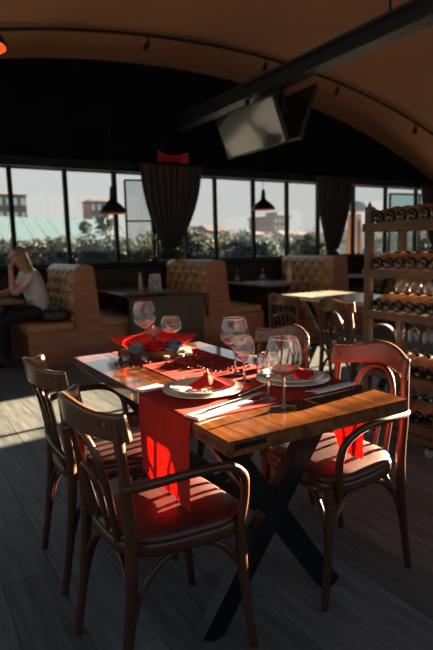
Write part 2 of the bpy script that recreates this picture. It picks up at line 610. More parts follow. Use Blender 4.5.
def pendant(label, x, y, zb, h, r, lit):
    t = thing('pendant_lamp', label, 'lamp', (x, y, zb), 0, 'pendant lamps on black cords')
    s_ = h/0.33
    prof = [(r, 0.0), (r*1.0, 0.015*s_), (r*0.93, 0.04*s_), (r*0.80, 0.075*s_), (r*0.55, 0.115*s_), (r*0.30, 0.15*s_), (r*0.20, 0.18*s_), (r*0.18, 0.24*s_), (r*0.15, 0.30*s_), (0.008, 0.33*s_)]
    MB().lathe(prof, 28).build('shade', MATS['pendant_black'], t, smooth=50)
    inn = [(max(a-0.006, 0.004), z) for a, z in prof[:6]]+[(0.002, 0.152*s_)]
    MB().lathe(inn, 28).build('shade_lining', MATS['pendant_copper'], t, smooth=50)
    top = vault_z(x)-zb if lit else 3.0-zb
    MB().tube([(0, 0, 0.32*s_), (0, 0, top)], 0.004, 6).build('cord', MATS['steel_black'], t)
    if lit:
        MB().lathe([(0.0, top), (0.05, top-0.004), (0.045, top-0.03), (0.0, top-0.032)], 14).build('ceiling_rose', MATS['pendant_black'], t)
    else:
        MB().tube([(0, -0.02, top), (0, BW-0.04-y, top)], 0.012, 8).build('wall_arm', MATS['steel_black'], t)
    bb = MB().lathe([(0.0, 0.14*s_), (0.014, 0.13*s_), (0.018, 0.10*s_), (0.032, 0.06*s_), (0.030, 0.04*s_), (0.018, 0.022*s_), (0.0, 0.016*s_)], 14)
    bb.build('bulb', mat('bulb_lit', (1, 0.7, 0.4), 0.4, emit=(1.0, 0.55, 0.22), estr=9.0) if lit else mat('bulb_dim', (1, 0.75, 0.5), 0.4, emit=(1.0, 0.45, 0.18), estr=0.8), t, smooth=60)
    return t
pendant('black metal pendant lamp hanging before the left windows by the first curtain', 2.43, 6.5, 1.715, 0.34, 0.172, False)
pendant('black metal pendant lamp hanging before the middle windows', 4.765, 6.5, 1.80, 0.30, 0.172, False)
pendant('glowing copper-lined pendant lamp at the upper left edge', 0.452, 3.0, 2.262, 0.30, 0.150, True)

# televisions under the beam
def tv(label, xt, xb, zt, zb, y0, y1, sgn, by=0.0):
    t = thing('television', label, 'television', ((xt+xb)/2, (y0+y1)/2, zb), 0)
    up_ = Vector((xt-xb, 0, zt-zb)).normalized()
    nrm = Vector((0, 1, 0)).cross(up_)
    if nrm.x*sgn < 0: nrm = -nrm
    c = Vector(((xt+xb)/2, (y0+y1)/2, (zt+zb)/2))
    hh = Vector((xt-xb, 0, zt-zb)).length
    ln = y1-y0
    def slab(d0, d1, m_y, m_z):
        V = []
        for d in (d0, d1):
            for i, j in ((-1, -1), (1, -1), (1, 1), (-1, 1)):
                V.append(c+nrm*d+Vector((0, i*(ln/2-m_y), 0))+up_*(j*(hh/2-m_z)))
        return MB().add(V, [(0, 1, 2, 3), (7, 6, 5, 4), (0, 4, 5, 1), (1, 5, 6, 2), (2, 6, 7, 3), (3, 7, 4, 0)])
    slab(-0.05, 0.0, 0, 0).build('case', MATS['tv_case'], t, world=True, bevel=0.006)
    slab(-0.001, 0.0025, 0.016, 0.018).build('screen', MATS['tv_screen'], t, world=True)
    cb = c+Vector((0, by, 0))
    MB().bar(cb-nrm*0.05, (3.75, cb.y, c.z+0.05), 0.06, 0.06).bar((3.75+sgn*0.02, cb.y, c.z+0.05), (3.75+sgn*0.02, cb.y, 2.956), 0.04, 0.05, (0, 1, 0)).build('bracket', MATS['steel_black'], t, world=True)
    return t
tv('flat television tilted towards the room, its screen reflecting the daylight', 3.47, 3.66, 2.79, 2.33, 4.56, 5.70, -1, 0.25)
tv('flat television seen from behind, back to back with the lit screen', 4.10, 3.86, 2.95, 2.38, 4.56, 5.60, 1, -0.30)

# ------------------------------------------------------------------ curtains
def curtain(label, xl, xr, zt, cxl, cxr, zc, zb):
    t = thing('curtain', label, 'curtain', ((xl+xr)/2, BW-0.26, zb), 0, 'dark tied curtains at the windows')
    def fn(u, v):
        z = zt+(zb-zt)*v
        if z > zc:
            q = (zt-z)/(zt-zc)
            k_ = q**1.9
        else:
            k_ = 1-0.35*((zc-z)/(zc-zb+1e-6))
        a = xl+(cxl-xl)*k_
        b_ = xr+(cxr-xr)*k_
        amp = 0.035*(1-0.45*k_)
        ph = u*PI*2*9
        x = a+(b_-a)*u
        y = BW-0.26+amp*math.sin(ph)+0.012*math.sin(ph*2.3+v*3)
        dn = Vector((-amp*math.cos(ph)*18*PI/(abs(b_-a)+0.1), 1, 0))
        dn = Vector((max(-3, min(3, dn.x)), 1, 0))
        return (x, y, z), dn
    MB().shell(fn, 110, 26, 0.004).build('drape', MATS['curtain'], t, world=True, smooth=60)
    cx = (cxl+cxr)/2
    ring = [(cx+(cxr-cxl)*0.58*math.cos(2*PI*i/20), BW-0.26+0.062*math.sin(2*PI*i/20), zc+0.01*math.cos(2*PI*i/20)) for i in range(20)]
    MB().tube(ring, 0.018, 6, closed=True).build('tie_band', MATS['curtain'], t, world=True, smooth=60)
    MB().tube([(xl-0.04, BW-0.26, zt+0.01), (xr+0.04, BW-0.26, zt+0.01)], 0.012, 8).build('curtain_rod', MATS['steel_black'], t, world=True)
    MB().tube([(xl+0.05, BW-0.26, zt+0.01), (xl+0.05, BW-0.15, zt+0.01)], 0.008, 6).tube([(xr-0.05, BW-0.26, zt+0.01), (xr-0.05, BW-0.15, zt+0.01)], 0.008, 6).build('rod_bracket', MATS['steel_black'], t, world=True)
curtain('dark drape tied to a point, below the red bow', 3.02, 3.97, 2.42, 3.33, 3.53, 1.25, 1.115)
curtain('dark drape tied back beside the wine rack, left of the orange column', 6.22, 7.00, 2.40, 6.45, 6.66, 1.16, 0.92)
curtain('dark drape tied back at the far right edge', 8.88, 9.62, 2.36, 9.24, 9.42, 1.16, 0.92)
# red bow above the first curtain
def bow(u, v):
    a = (u-0.5)*2
    z = 2.545+(v-0.5)*(0.075+0.085*abs(a)**1.5)+0.02*abs(a)
    return (3.60+a*0.245, BW-0.10-0.02*math.cos(a*PI*2)+0.01*math.sin(v*9), z), (0, 1, 0)
tag(MB().shell(bow, 20, 6, 0.012).build('fabric_bow', MATS['red_satin'], smooth=50), 'red fabric bow on the dark header above the first curtain', 'bow')

# ------------------------------------------------------------------ booths
def booth(label, xb0, xb1, xt0, xt1, y0=5.80, y1=7.06, left=0.53, right=0.54, cols=11):
    t = thing('booth_bench', label, 'bench', ((xb0+xb1)/2, (y0+y1)/2, 0), 0, 'tufted back-to-back booth benches')
    zt, zb = 1.10, 0.46
    core = [(xb0+0.03, 0.0), (xb1-0.03, 0.0), (xb1-0.03, zb), (xt1-0.015, zt-0.05)]
    cx, rr = (xt0+xt1)/2, (xt1-xt0)/2
    for i in range(1, 8):
        a = PI*i/8
        core.append((cx+(rr-0.015)*math.cos(a), zt-0.05+0.055*math.sin(a)))
    core += [(xt0+0.015, zt-0.05), (xb0+0.03, zb)]
    MB().prism(core, lambda a, b_, q: (a, q, b_), y0+0.03, y1).build('back_core', MATS['booth_leather'], t, world=True, smooth=30)
    cap = [(xb0-0.01, 0.0), (xb1+0.01, 0.0), (xb1+0.01, zb), (xt1+0.012, zt-0.05)]
    for i in range(1, 8):
        a = PI*i/8
        cap.append((cx+(rr+0.012)*math.cos(a), zt-0.05+0.06*math.sin(a)))
    cap += [(xt0-0.012, zt-0.05), (xb0-0.01, zb)]
    MB().prism(cap, lambda a, b_, q: (a, q, b_), y0, y0+0.035).build('end_panel', MATS['booth_wood'], t, world=True, bevel=0.005)
    rows = 5
    for s_, xb, xt in ((-1, xb0, xt0), (1, xb1, xt1)):
        bt = MB()
        def fn(u, v, s_=s_, xb=xb, xt=xt):
            U, Vv = u*cols, v*rows
            q = abs(math.sin(PI*(U+Vv)/2))*abs(math.sin(PI*(U-Vv)/2))
            edge = min(1, 14*min(u, 1-u, v*1.2, (1-v)*1.2))
            d = 0.060*(q**0.55)*edge
            x = xb+(xt-xb)*v
            return (x+s_*(d-0.022), y0+0.036+(y1-y0-0.04)*u, zb+(zt-0.035-zb)*v), (s_, 0, 0.05)
        MB().shell(fn, cols*8, rows*8, 0.02).build('tufted_back', MATS['booth_leather'], t, world=True, smooth=60)
        for i in range(cols+1):
            for j in range(rows+1):
                if (i+j) % 2 == 0 and 0 < i < cols and 0 < j < rows:
                    p, _ = fn(i/cols, j/rows)
                    bt.lathe([(0, 0.010), (0.008, 0.008), (0.011, 0.002), (0.010, -0.01)], 6, Matrix.Translation((p[0]+s_*0.012, p[1], p[2])) @ Matrix.Rotation(s_*PI/2, 4, 'Y'))
        tag(bt.build('buttons', MATS['booth_button'], t, world=True, smooth=60), kind='stuff')
    for s_, xb, dp in ((-1, xb0, left), (1, xb1, right)):
        if dp <= 0: continue
        a, c = (xb-dp, xb) if s_ < 0 else (xb, xb+dp)
        MB().box(a+0.04, c, y0+0.03, y1, 0.0, 0.36).build('seat_base', MATS['booth_wood'], t, world=True)
        MB().box(a+0.0, c-0.0, y0, y0+0.03, 0.0, 0.40).build('seat_end_board', MATS['booth_wood'], t, world=True, bevel=0.005)
        MB().box(a, c-0.005, y0+0.032, y1, 0.362, 0.485).build('seat_cushion', MATS['booth_seat'], t, world=True, bevel=0.03, seg=3, smooth=40)
    return t
booth('tan tufted booth bench with wood end panel behind the seated woman', 1.685, 1.955, 1.71, 1.90)
booth('tan tufted booth bench under the first dark curtain', 3.385, 3.70, 3.41, 3.635)
booth('tan tufted booth bench behind the table with the white bottle', 5.505, 5.83, 5.53, 5.77)
booth('tan tufted booth bench by the wine rack, at the far right of the row', 7.45, 7.72, 7.48, 7.68)

# low dark panel between first and second bench
t = thing('low_partition', 'low dark brown panel in front of the booth table with the menu card', 'partition', (2.76, 5.71, 0))
MB().box(2.27, 3.24, 5.69, 5.73, 0, 0.685).build('panel', MATS['dark_bench'], t, world=True)
MB().box(2.25, 3.26, 5.68, 5.74, 0.685, 0.712).build('cap_rail', MATS['dark_bench'], t, world=True, bevel=0.006)

def pedestal_table(label, x0, x1, y0, y1, m, z=0.755, th=0.035, group=None, lx=None, spread=0.22):
    t = thing('restaurant_table', label, 'table', ((x0+x1)/2, (y0+y1)/2, 0), 0, group)
    MB().box(x0, x1, y0, y1, z-th, z).build('table_top', m, t, world=True, bevel=0.006)
    xc = lx or (x0+x1)/2
    for y in (y0+0.25, y1-0.25):
        g = MB()
        g.bar((xc-spread, y, 0.0), (xc+spread-0.02, y, z-th-0.01), 0.05, 0.04, (0, 1, 0))
        g.bar((xc+spread, y+0.0, 0.0), (xc-spread+0.02, y+0.0, z-th-0.01), 0.05, 0.038, (0, 1, 0))
        g.build('crossed_leg', MATS['steel_black'], t, world=True)
    MB().bar((xc, y0+0.25, 0.36), (xc, y1-0.25, 0.36), 0.035, 0.035).build('stretcher', MATS['steel_black'], t, world=True)
    return t
pedestal_table('brown wooden booth table in front of the seated woman', 0.40, 1.16, 5.84, 7.02, MATS['bistro_top'])
pedestal_table('dark booth table carrying the menu card and two shakers', 2.22, 2.96, 5.77, 7.02, MATS['bistro_top'], lx=2.675, spread=0.14)
pedestal_table('dark booth table carrying the white bottle and upturned glasses', 4.20, 4.98, 5.70, 7.02, MATS['bistro_top'])
pedestal_table('booth table beyond the wine rack under the tied curtain', 6.40, 7.02, 5.72, 7.02, MATS['light_top'], lx=6.645, spread=0.22)
pedestal_table('pale topped table between the background chairs and the wine rack', 3.42, 4.12, 2.90, 4.40, MATS['light_top'])

# things on the booth tables
t = thing('menu_card', 'white folded menu card with a dark print on the booth table', 'menu', (2.88, 6.28, 0.755))
for s_ in (-1, 1):
    MB().add([(-0.065, s_*0.03, 0), (0.065, s_*0.03, 0), (0.065, 0, 0.19), (-0.065, 0, 0.19), (-0.065, s_*0.03+0.002, 0), (0.065, s_*0.03+0.002, 0), (0.065, 0.002, 0.19), (-0.065, 0.002, 0.19)],
             [(0, 1, 2, 3), (7, 6, 5, 4), (0, 4, 5, 1), (1, 5, 6, 2), (2, 6, 7, 3), (3, 7, 4, 0)]).build('card_leaf', mat('card_white', (0.62, 0.62, 0.60), 0.7), t)
g = MB()
for a, b_ in (((-0.03, 0.05), (0.03, 0.11)), ((0.03, 0.05), (-0.03, 0.11))):
    g.bar((a[0], -0.033+a[1]*0.158, a[1]), (b_[0], -0.033+b_[1]*0.158, b_[1]), 0.003, 0.012, (1, 0, -1))
g.build('printed_mark', MATS['frame_black'], t)
def shaker(label, x, y, h, m, z=0.755, r=0.028, group=None):
    t = thing('table_bottle', label, 'bottle', (x, y, z), 0, group)
    MB().lathe([(0, 0), (r, 0), (r, h*0.62), (r*0.85, h*0.72), (r*0.45, h*0.82), (r*0.42, h*0.9), (0, h*0.9)], 16).build('body', m, t, smooth=50)
    MB().lathe([(0, h*0.88), (r*0.55, h*0.88), (r*0.55, h), (0, h)], 12).build('cap', mat('cap_pale', (0.5, 0.48, 0.45), 0.5), t, smooth=40)
shaker('slim pale cream bottle left of the menu card', 2.70, 6.36, 0.21, mat('cream_glass', (0.50, 0.44, 0.33), 0.3))
shaker('pale grey shaker close against the menu card', 2.79, 6.24, 0.19, mat('grey_glass', (0.40, 0.39, 0.37), 0.3))
shaker('white bottle standing on the second booth table', 4.86, 6.02, 0.24, mat('white_plastic', (0.62, 0.59, 0.53), 0.35), r=0.036)

# ------------------------------------------------------------------ stemware
def wine_glass(name, label, h, w, loc, flip=False, group=None, cat='glass', bowl=0.53, gm=None):
    gm = gm or MATS['crystal']
    t = thing(name, label, cat, loc, 0, group)
    R = w/2
    zb = h*(1-bowl)
    prof = [(0.004, zb-0.006), (0.010, zb), (R*0.55, zb+0.10*h*bowl), (R*0.88, zb+0.26*h*bowl), (R*1.0, zb+0.46*h*bowl), (R*0.97, zb+0.66*h*bowl), (R*0.86, zb+0.85*h*bowl), (R*0.76, h)]
    sp = [(max(p.x, 0.0), p.z) for p in smooth_path([(a, 0, z) for a, z in prof], 4)]
    sp += [(R*0.76-0.0008, h+0.0006)]+[(max(a-0.0016, 0.0005), z+(0.0012 if z < zb+0.02 else 0)) for a, z in reversed(sp) if z > zb-0.001 and a > 0.003]+[(0.0, zb+0.002)]
    sp = [(0.0, zb-0.008)]+sp
    M = Matrix.Translation((0, 0, h)) @ Matrix.Rotation(PI, 4, 'X') if flip else None
    MB().lathe(sp, 28, M).build('bowl', gm, t, smooth=60)
    MB().lathe([(0.0045, zb-0.004), (0.0036, zb*0.75), (0.0034, zb*0.4), (0.005, 0.014), (0.012, 0.006)], 12, M).build('stem', gm, t, smooth=60)
    MB().lathe([(0.0, 0.0), (R*0.68, 0.0), (R*0.70, 0.0015), (R*0.5, 0.0035), (0.012, 0.0065), (0.0, 0.007)], 28, M).build('foot', gm, t, smooth=40)
    if False: MB().tube([(M @ Vector((R*0.755*math.cos(2*PI*i/28), R*0.755*math.sin(2*PI*i/28), h)) if M else (R*0.755*math.cos(2*PI*i/28), R*0.755*math.sin(2*PI*i/28), h)) for i in range(28)], 0.0011, 6, closed=True).build('rim', gm, t, smooth=60)
    return t
wine_glass('wine_glass', 'upturned wine glass on the second booth table, left one', 0.17, 0.085, (4.36, 6.62, 0.755), True)
wine_glass('wine_glass', 'upturned wine glass on the second booth table, nearer the white bottle', 0.17, 0.085, (4.68, 6.42, 0.755), True)
mat('place_mat', (0.45, 0.42, 0.40), 0.7)
tag(MB().box(4.30, 4.62, 6.15, 6.36, 0.755, 0.758).build('paper_mat', MATS['place_mat']), 'pale paper place mat on the second booth table', 'place mat')

# ------------------------------------------------------------------ bentwood chairs (face +x)
def seat_outline(sc=1.0, z=0.0, n=36):
    out = []
    for i in range(n):
        a = 2*PI*i/n
        c, s_ = math.cos(a), math.sin(a)
        x = math.copysign(abs(c)**0.62, c)*0.205
        y = math.copysign(abs(s_)**0.62, s_)*(0.205+0.025*(x/0.205))
        out.append((x*sc+0.012, y*sc, z))
    return out
def post_x(z):
    pts = [(0.0, -0.225), (0.22, -0.185), (0.44, -0.172), (0.60, -0.190), (0.85, -0.245)]
    for (z0, x0), (z1, x1) in zip(pts, pts[1:]):
        if z <= z1:
            q = (z-z0)/(z1-z0)
            return x0+(x1-x0)*q
    return pts[-1][1]
def make_chair(label, style, group=None):
    t = thing('bentwood_chair', label, 'chair', (0, 0, 0), 0, group)
    wd = MATS['bentwood']
    MB().rings([seat_outline(0.97, 0.405), seat_outline(1.0, 0.412), seat_outline(1.0, 0.440), seat_outline(0.97, 0.446)]).build('seat_frame', wd, t, smooth=50)
    MB().rings([seat_outline(0.95, 0.435), seat_outline(0.985, 0.445), seat_outline(0.965, 0.459), seat_outline(0.88, 0.469), seat_outline(0.6, 0.475), seat_outline(0.2, 0.477)]).build('seat_cushion', MATS['seat_leather'], t, smooth=70)
    for s_ in (-1, 1):
        MB().tube(smooth_path([(0.180, s_*0.178, 0.43), (0.186, s_*0.182, 0.25), (0.215, s_*0.192, 0.0)]), [0.0185, 0.0135], 10).build('front_leg', wd, t, smooth=50)
        MB().tube(smooth_path([(-0.228, s_*0.180, 0.0), (-0.192, s_*0.178, 0.22), (-0.174, s_*0.176, 0.44), (-0.182, s_*0.180, 0.60), (-0.196, s_*0.170, 0.80)]), [0.0145, 0.0165, 0.018, 0.0165, 0.015], 10).build('back_post', wd, t, smooth=50)
        arm = [(-0.195, s_*0.182, 0.625), (-0.12, s_*0.222, 0.640), (-0.01, s_*0.242, 0.648), (0.095, s_*0.240, 0.638), (0.158, s_*0.228, 0.595), (0.172, s_*0.216, 0.53), (0.166, s_*0.208, 0.46), (0.160, s_*0.204, 0.415)]
        MB().tube(smooth_path(arm), 0.0135, 10).build('armrest', wd, t, smooth=50)
        br = [(0.196, s_*0.183, 0.20), (0.165, s_*0.178, 0.30), (0.10, s_*0.172, 0.375), (0.0, s_*0.168, 0.402), (-0.09, s_*0.168, 0.375), (-0.155, s_*0.172, 0.30), (-0.188, s_*0.177, 0.20)]
        MB().tube(smooth_path(br), 0.0095, 8).build('brace', wd, t, smooth=50)
    for sx in (1, -1):
        xx = 0.190 if sx > 0 else -0.188
        br = [(xx, -0.180, 0.22), (xx-sx*0.01, -0.15, 0.31), (xx-sx*0.02, -0.09, 0.375), (xx-sx*0.03, 0, 0.402), (xx-sx*0.02, 0.09, 0.375), (xx-sx*0.01, 0.15, 0.31), (xx, 0.180, 0.22)]
        MB().tube(smooth_path(br), 0.0095, 8).build('brace', wd, t, smooth=50)
    # curved top rail
    def rail(u, v):
        y = (u-0.5)*2
        zb_ = 0.760+0.008*math.cos(y*PI)
        zt_ = 0.838+0.020*math.cos(y*PI*1.0)+0.012*abs(y)**3
        x = -0.172-0.096*(1-y*y)-0.014*(v-0.5)
        return (x, y*0.192, zb_+(zt_-zb_)*v), (1, -0.92*y, 0.1)
    MB().shell(rail, 24, 6, 0.021).build('top_rail', MATS['rail_wood'], t, smooth=50, bevel=0.004)
    for s_ in (-1, 1):
        MB().lathe([(0, 0.003), (0.006, 0.002), (0.008, -0.002)], 10, Matrix.Translation((-0.222, s_*0.152, 0.80)) @ Matrix.Rotation(-PI/2, 4, 'Y')).build('rail_screw', mat('brass', (0.5, 0.36, 0.16), 0.3, metal=1.0), t)
    if style == 'loop':
        lp = [(-0.180, -0.095, 0.44), (-0.200, -0.100, 0.58), (-0.220, -0.094, 0.68), (-0.240, -0.060, 0.742), (-0.252, 0, 0.762), (-0.240, 0.060, 0.742), (-0.220, 0.094, 0.68), (-0.200, 0.100, 0.58), (-0.180, 0.095, 0.44)]
        MB().tube(smooth_path(lp), 0.0105, 8).build('back_loop', wd, t, smooth=50)
        lp = [(-0.180, -0.040, 0.44), (-0.202, -0.045, 0.56), (-0.222, -0.030, 0.625), (-0.230, 0, 0.645), (-0.222, 0.030, 0.625), (-0.202, 0.045, 0.56), (-0.180, 0.040, 0.44)]
        MB().tube(smooth_path(lp), 0.0085, 8).build('inner_loop', wd, t, smooth=50)
    else:
        for y in (-0.105, -0.052, 0.0, 0.052, 0.105):
            sl = smooth_path([(-0.176, y, 0.44), (-0.200, y*1.02, 0.58), (-0.225-0.03*(1-abs(y)/0.14), y*1.06, 0.765)])
            MB().tube(sl, 0.012, 8, squash=0.55).build('slat', wd, t, smooth=50)
        MB().tube(smooth_path([(-0.186, -0.175, 0.505), (-0.20, 0, 0.512), (-0.186, 0.175, 0.505)]), 0.010, 8).build('back_stretcher', wd, t, smooth=50)
    return t
ch_slat = make_chair('slat-back bentwood armchair on the left side of the set table, farther one', 'slat', 'bentwood chairs')
ch_slat.location = (0.662, 2.01, 0); ch_slat.rotation_euler.z = math.radians(-2)
ch_loop = make_chair('nearest bentwood armchair at lower left, red cloth hanging over its seat', 'loop', 'bentwood chairs')
ch_loop.location = (0.640, 1.435, 0); ch_loop.rotation_euler.z = math.radians(2)
dup(ch_loop, (1.372, 1.445, 0), PI, 'sunlit bentwood armchair at the right end of the set table')
dup(ch_slat, (1.405, 2.03, 0), PI+0.03, 'bentwood armchair behind the wine glasses, mostly hidden by the table')
dup(ch_slat, (3.02, 3.60, 0), 0.05, 'slat-back bentwood chair in the background at the pale table')
dup(ch_loop, (3.04, 2.97, 0), -0.05, 'loop-back bentwood chair in the background, next to the wine rack')

# ------------------------------------------------------------------ main table
TX0, TX1, TY0, TY1, TZ = 0.6815, 1.3522, 1.0872, 2.4315, 0.755
t = thing('dining_table', 'set wooden dining table with black crossed steel legs', 'table', ((TX0+TX1)/2, (TY0+TY1)/2, 0))
for i in range(5):
    w_ = (TX1-TX0)/5
    MB().box(TX0+w_*i+0.0004, TX0+w_*(i+1)-0.0004, TY0, TY1, TZ-0.042, TZ).build('plank', MATS['table_wood'], t, world=True, bevel=0.0009)
xc = (TX0+TX1)/2
for y in (1.36, 2.13):
    lg = MB()
    lg.bar((xc-0.262, y-0.001, 0.0), (xc+0.235, y-0.001, 0.70), 0.075, 0.048, (0, 1, 0))
    lg.bar((xc+0.262, y+0.001, 0.0), (xc-0.235, y+0.001, 0.70), 0.075, 0.044, (0, 1, 0))
    lg.build('crossed_leg', MATS['steel_black'], t, world=True)
    MB().box(xc-0.30, xc+0.30, y-0.035, y+0.035, 0.700, 0.713).build('mounting_plate', MATS['steel_black'], t, world=True)
MB().bar((xc, 1.36, 0.35), (xc, 2.13, 0.35), 0.04, 0.04).build('stretcher', MATS['steel_black'], t, world=True)
MB().box(TX0+0.015, TX0+0.115, TY0-0.0015, TY0+0.001, TZ-0.024, TZ-0.010).build('maker_plate', MATS['steel_black'], t, world=True)

# runners
def cross_runner(u, v):
    L1, Wt, L2 = 0.272, TX1-TX0, 0.272
    tot = L1+Wt+L2
    s_ = u*tot
    y = 1.283+0.367*v
    wob = 0.006*math.sin(v*11+0.6)
    zt = TZ+0.0022
    if s_ < L1:
        d = L1-s_
        fold = min(1, d/0.05)
        return (TX0-0.0045-fold*(0.004+wob*d*3), y+0.012*(d/L1)*(0.5-v), zt-d+ (0.0 if d > 0.004 else 0.0)), (-1, 0.1, 0.02 if d > 0.01 else 0.8)
    if s_ > L1+Wt:
        d = s_-L1-Wt
        fold = min(1, d/0.05)
        return (TX1+0.0045+fold*(0.004+wob*d*3), 1.283+(0.367-0.13*min(1, d/0.05)-0.13*(d/L2))*v, zt-d), (-1, 0, -0.02 if d > 0.01 else 0.8)
    return (TX0-0.0045+(Wt+0.009)*(s_-L1)/Wt, y, zt), (0, 0, 1)
tag(MB().shell(lambda u, v: (cross_runner(u, v)[0], cross_runner(u, v)[1]), 90, 14, 0.0012).build('table_runner', MATS['red_cloth'], smooth=50), 'red cloth runner across the near end of the table, hanging down both sides', 'tablecloth')
def long_runner(u, v):
    L0, L1 = TY1-1.60, 0.185
    s_ = u*(L0+L1)
    x = 0.868+0.375*v
    if s_ < L0:
        return (x, 1.60+s_+0.0045*s_/L0, TZ+0.0009), (0, 0, 1)
    d = s_-L0
    return (x, TY1+0.0045+0.004*math.sin(v*9)*min(1, d/0.05), TZ+0.0009-d), (0, 1, 0.02 if d > 0.01 else 0.8)
tag(MB().shell(long_runner, 60, 14, 0.0010).build('table_runner', MATS['red_cloth'], smooth=50), 'red cloth runner along the middle of the table under the centrepiece', 'tablecloth')
CZ = TZ+0.0030

# place settings
def plate(name, label, x, y, z, r, h, m):
    p = [(0, 0), (r*0.62, 0.0), (r*0.66, 0.002), (r*0.80, h*0.55), (r, h), (r, h+0.0025), (r*0.80, h*0.55+0.003), (r*0.66, 0.0052), (r*0.6, 0.0045), (0, 0.0045)]
    o = MB().lathe(p, 48, Matrix.Translation((x, y, z))).build(name, m, smooth=50)
    return tag(o, label, 'plate')
plate('charger_plate', 'large cream plate under the left place setting', 0.868, 1.545, CZ, 0.138, 0.012, MATS['porcelain'])
plate('dinner_plate', 'smaller cream plate stacked on the left place setting', 0.868, 1.545, CZ+0.0052, 0.112, 0.016, MATS['porcelain'])
plate('charger_plate', 'large cream plate under the right place setting, behind the tall glass', 1.206, 1.478, CZ, 0.135, 0.012, MATS['porcelain'])
plate('dinner_plate', 'smaller cream plate stacked on the right place setting', 1.206, 1.478, CZ+0.0052, 0.110, 0.016, MATS['porcelain'])
def folded_napkin(label, x, y, z, rz, s_=1.0):
    def fn(u, v):
        a = (u-0.5)*2
        r = v*0.092*s_
        ang = a*0.62
        zz = 0.004+0.042*s_*(1-v)**0.8*(1-abs(a)**2*0.75)+0.005*math.sin(u*PI*5)*v
        return (math.cos(ang)*r-0.035, math.sin(ang)*r*1.35, zz), (0.2, 0, 1)
    o = MB().shell(fn, 22, 12, 0.004).build('red_napkin', MATS['red_satin'], None, smooth=60)
    M = Matrix.Translation((x, y, z)) @ Matrix.Rotation(rz, 4, 'Z')
    o.data.transform(Matrix.Translation(o.location))
    o.matrix_world = M
    return tag(o, label, 'napkin')
folded_napkin('folded red napkin standing on the left plate', 0.895, 1.560, CZ+0.0155, math.radians(-120), 1.05)
folded_napkin('folded red napkin lying on the right plate', 1.215, 1.470, CZ+0.0155, math.radians(-60), 1.0)
def garland(label, x, y, z, rx, ry, n, a0=0.0, rings_=2):
    g = MB()
    for q in range(rings_):
        for i in range(n):
            a = a0+2*PI*i/n
            k_ = 1-0.22*q
            px_, py_ = x+rx*k_*math.cos(a)+random.uniform(-.003, .003), y+ry*k_*math.sin(a)+random.uniform(-.003, .003)
            g.lathe([(0, -0.0042), (0.0032, -0.0025), (0.0042, 0), (0.0032, 0.0025), (0, 0.0042)], 7, Matrix.Translation((px_, py_, z+0.0042)))
    return tag(g.build('bead_garland', mat('pale_beads', (0.62, 0.42, 0.38), 0.3, objvar=0.1), smooth=60), label, 'garland')
garland('string of pale pink beads on the left plate', 0.835, 1.510, CZ+0.0102, 0.052, 0.036, 26)
garland('string of pale pink beads on the right plate', 1.170, 1.452, CZ+0.0102, 0.040, 0.030, 22)

def napkin_flat(label, x, y, rz, L, W, z=CZ):
    t = thing('white_napkin', label, 'napkin', (x, y, z), rz)
    MB().box(-L/2, L/2, -W/2, W/2, 0, 0.0035).build('lower_fold', MATS['napkin_white'], t, bevel=0.0012)
    MB().box(-L/2+0.003, L/2-0.002, -W/2+0.002, W/2-0.004, 0.0036, 0.0068).build('upper_fold', MATS['napkin_white'], t, bevel=0.0012)
napkin_flat('folded white napkin under the knife at the near edge of the left setting', 0.805, 1.328, math.radians(13), 0.235, 0.062)
napkin_flat('folded white napkin beside the left plate on its far side', 0.735, 1.690, math.radians(13), 0.10, 0.055, TZ+0.0006)
napkin_flat('folded white napkin at the near edge of the right setting', 1.248, 1.315, math.radians(4), 0.185, 0.05)

def knife(label, x, y, z, rz):
    t = thing('table_knife', label, 'knife', (x, y, z), rz)
    MB().bar((-0.10, 0, 0.003), (-0.005, 0, 0.003), 0.012, 0.005).build('handle', MATS['cutlery'], t, bevel=0.0015)
    MB().prism([(-0.006, -0.006), (0.085, -0.009), (0.100, -0.004), (0.108, 0.005), (0.085, 0.006), (-0.006, 0.006)], lambda a, b_, q: (a, b_, q), 0.0022, 0.0036).build('blade', MATS['cutlery'], t)
def fork(label, x, y, z, rz):
    t = thing('table_fork', label, 'fork', (x, y, z), rz)
    MB().prism([(-0.10, -0.006), (0.03, -0.003), (0.04, -0.003), (0.052, -0.011), (0.066, -0.012), (0.066, 0.012), (0.052, 0.011), (0.04, 0.003), (0.03, 0.003), (-0.10, 0.006)], lambda a, b_, q: (a, b_, q+0.004*math.sin(a*30)), 0.0042, 0.0064).build('handle', MATS['cutlery'], t)
    for i in range(4):
        MB().bar((0.064, -0.0096+0.0064*i, 0.0085), (0.102, -0.0090+0.006*i, 0.0075), 0.003, 0.002).build('tine', MATS['cutlery'], t)
knife('silver table knife lying on the near white napkin', 0.845, 1.335, CZ+0.0070, math.radians(13))
fork('silver fork lying between the left napkin and the tall glass', 0.905, 1.365, CZ, math.radians(12))
fork('silver fork lying beside the short glasses on the red runner', 1.020, 1.440, CZ, math.radians(20))
knife('silver table knife on the napkin at the right setting', 1.225, 1.317, CZ+0.0070, math.radians(184))

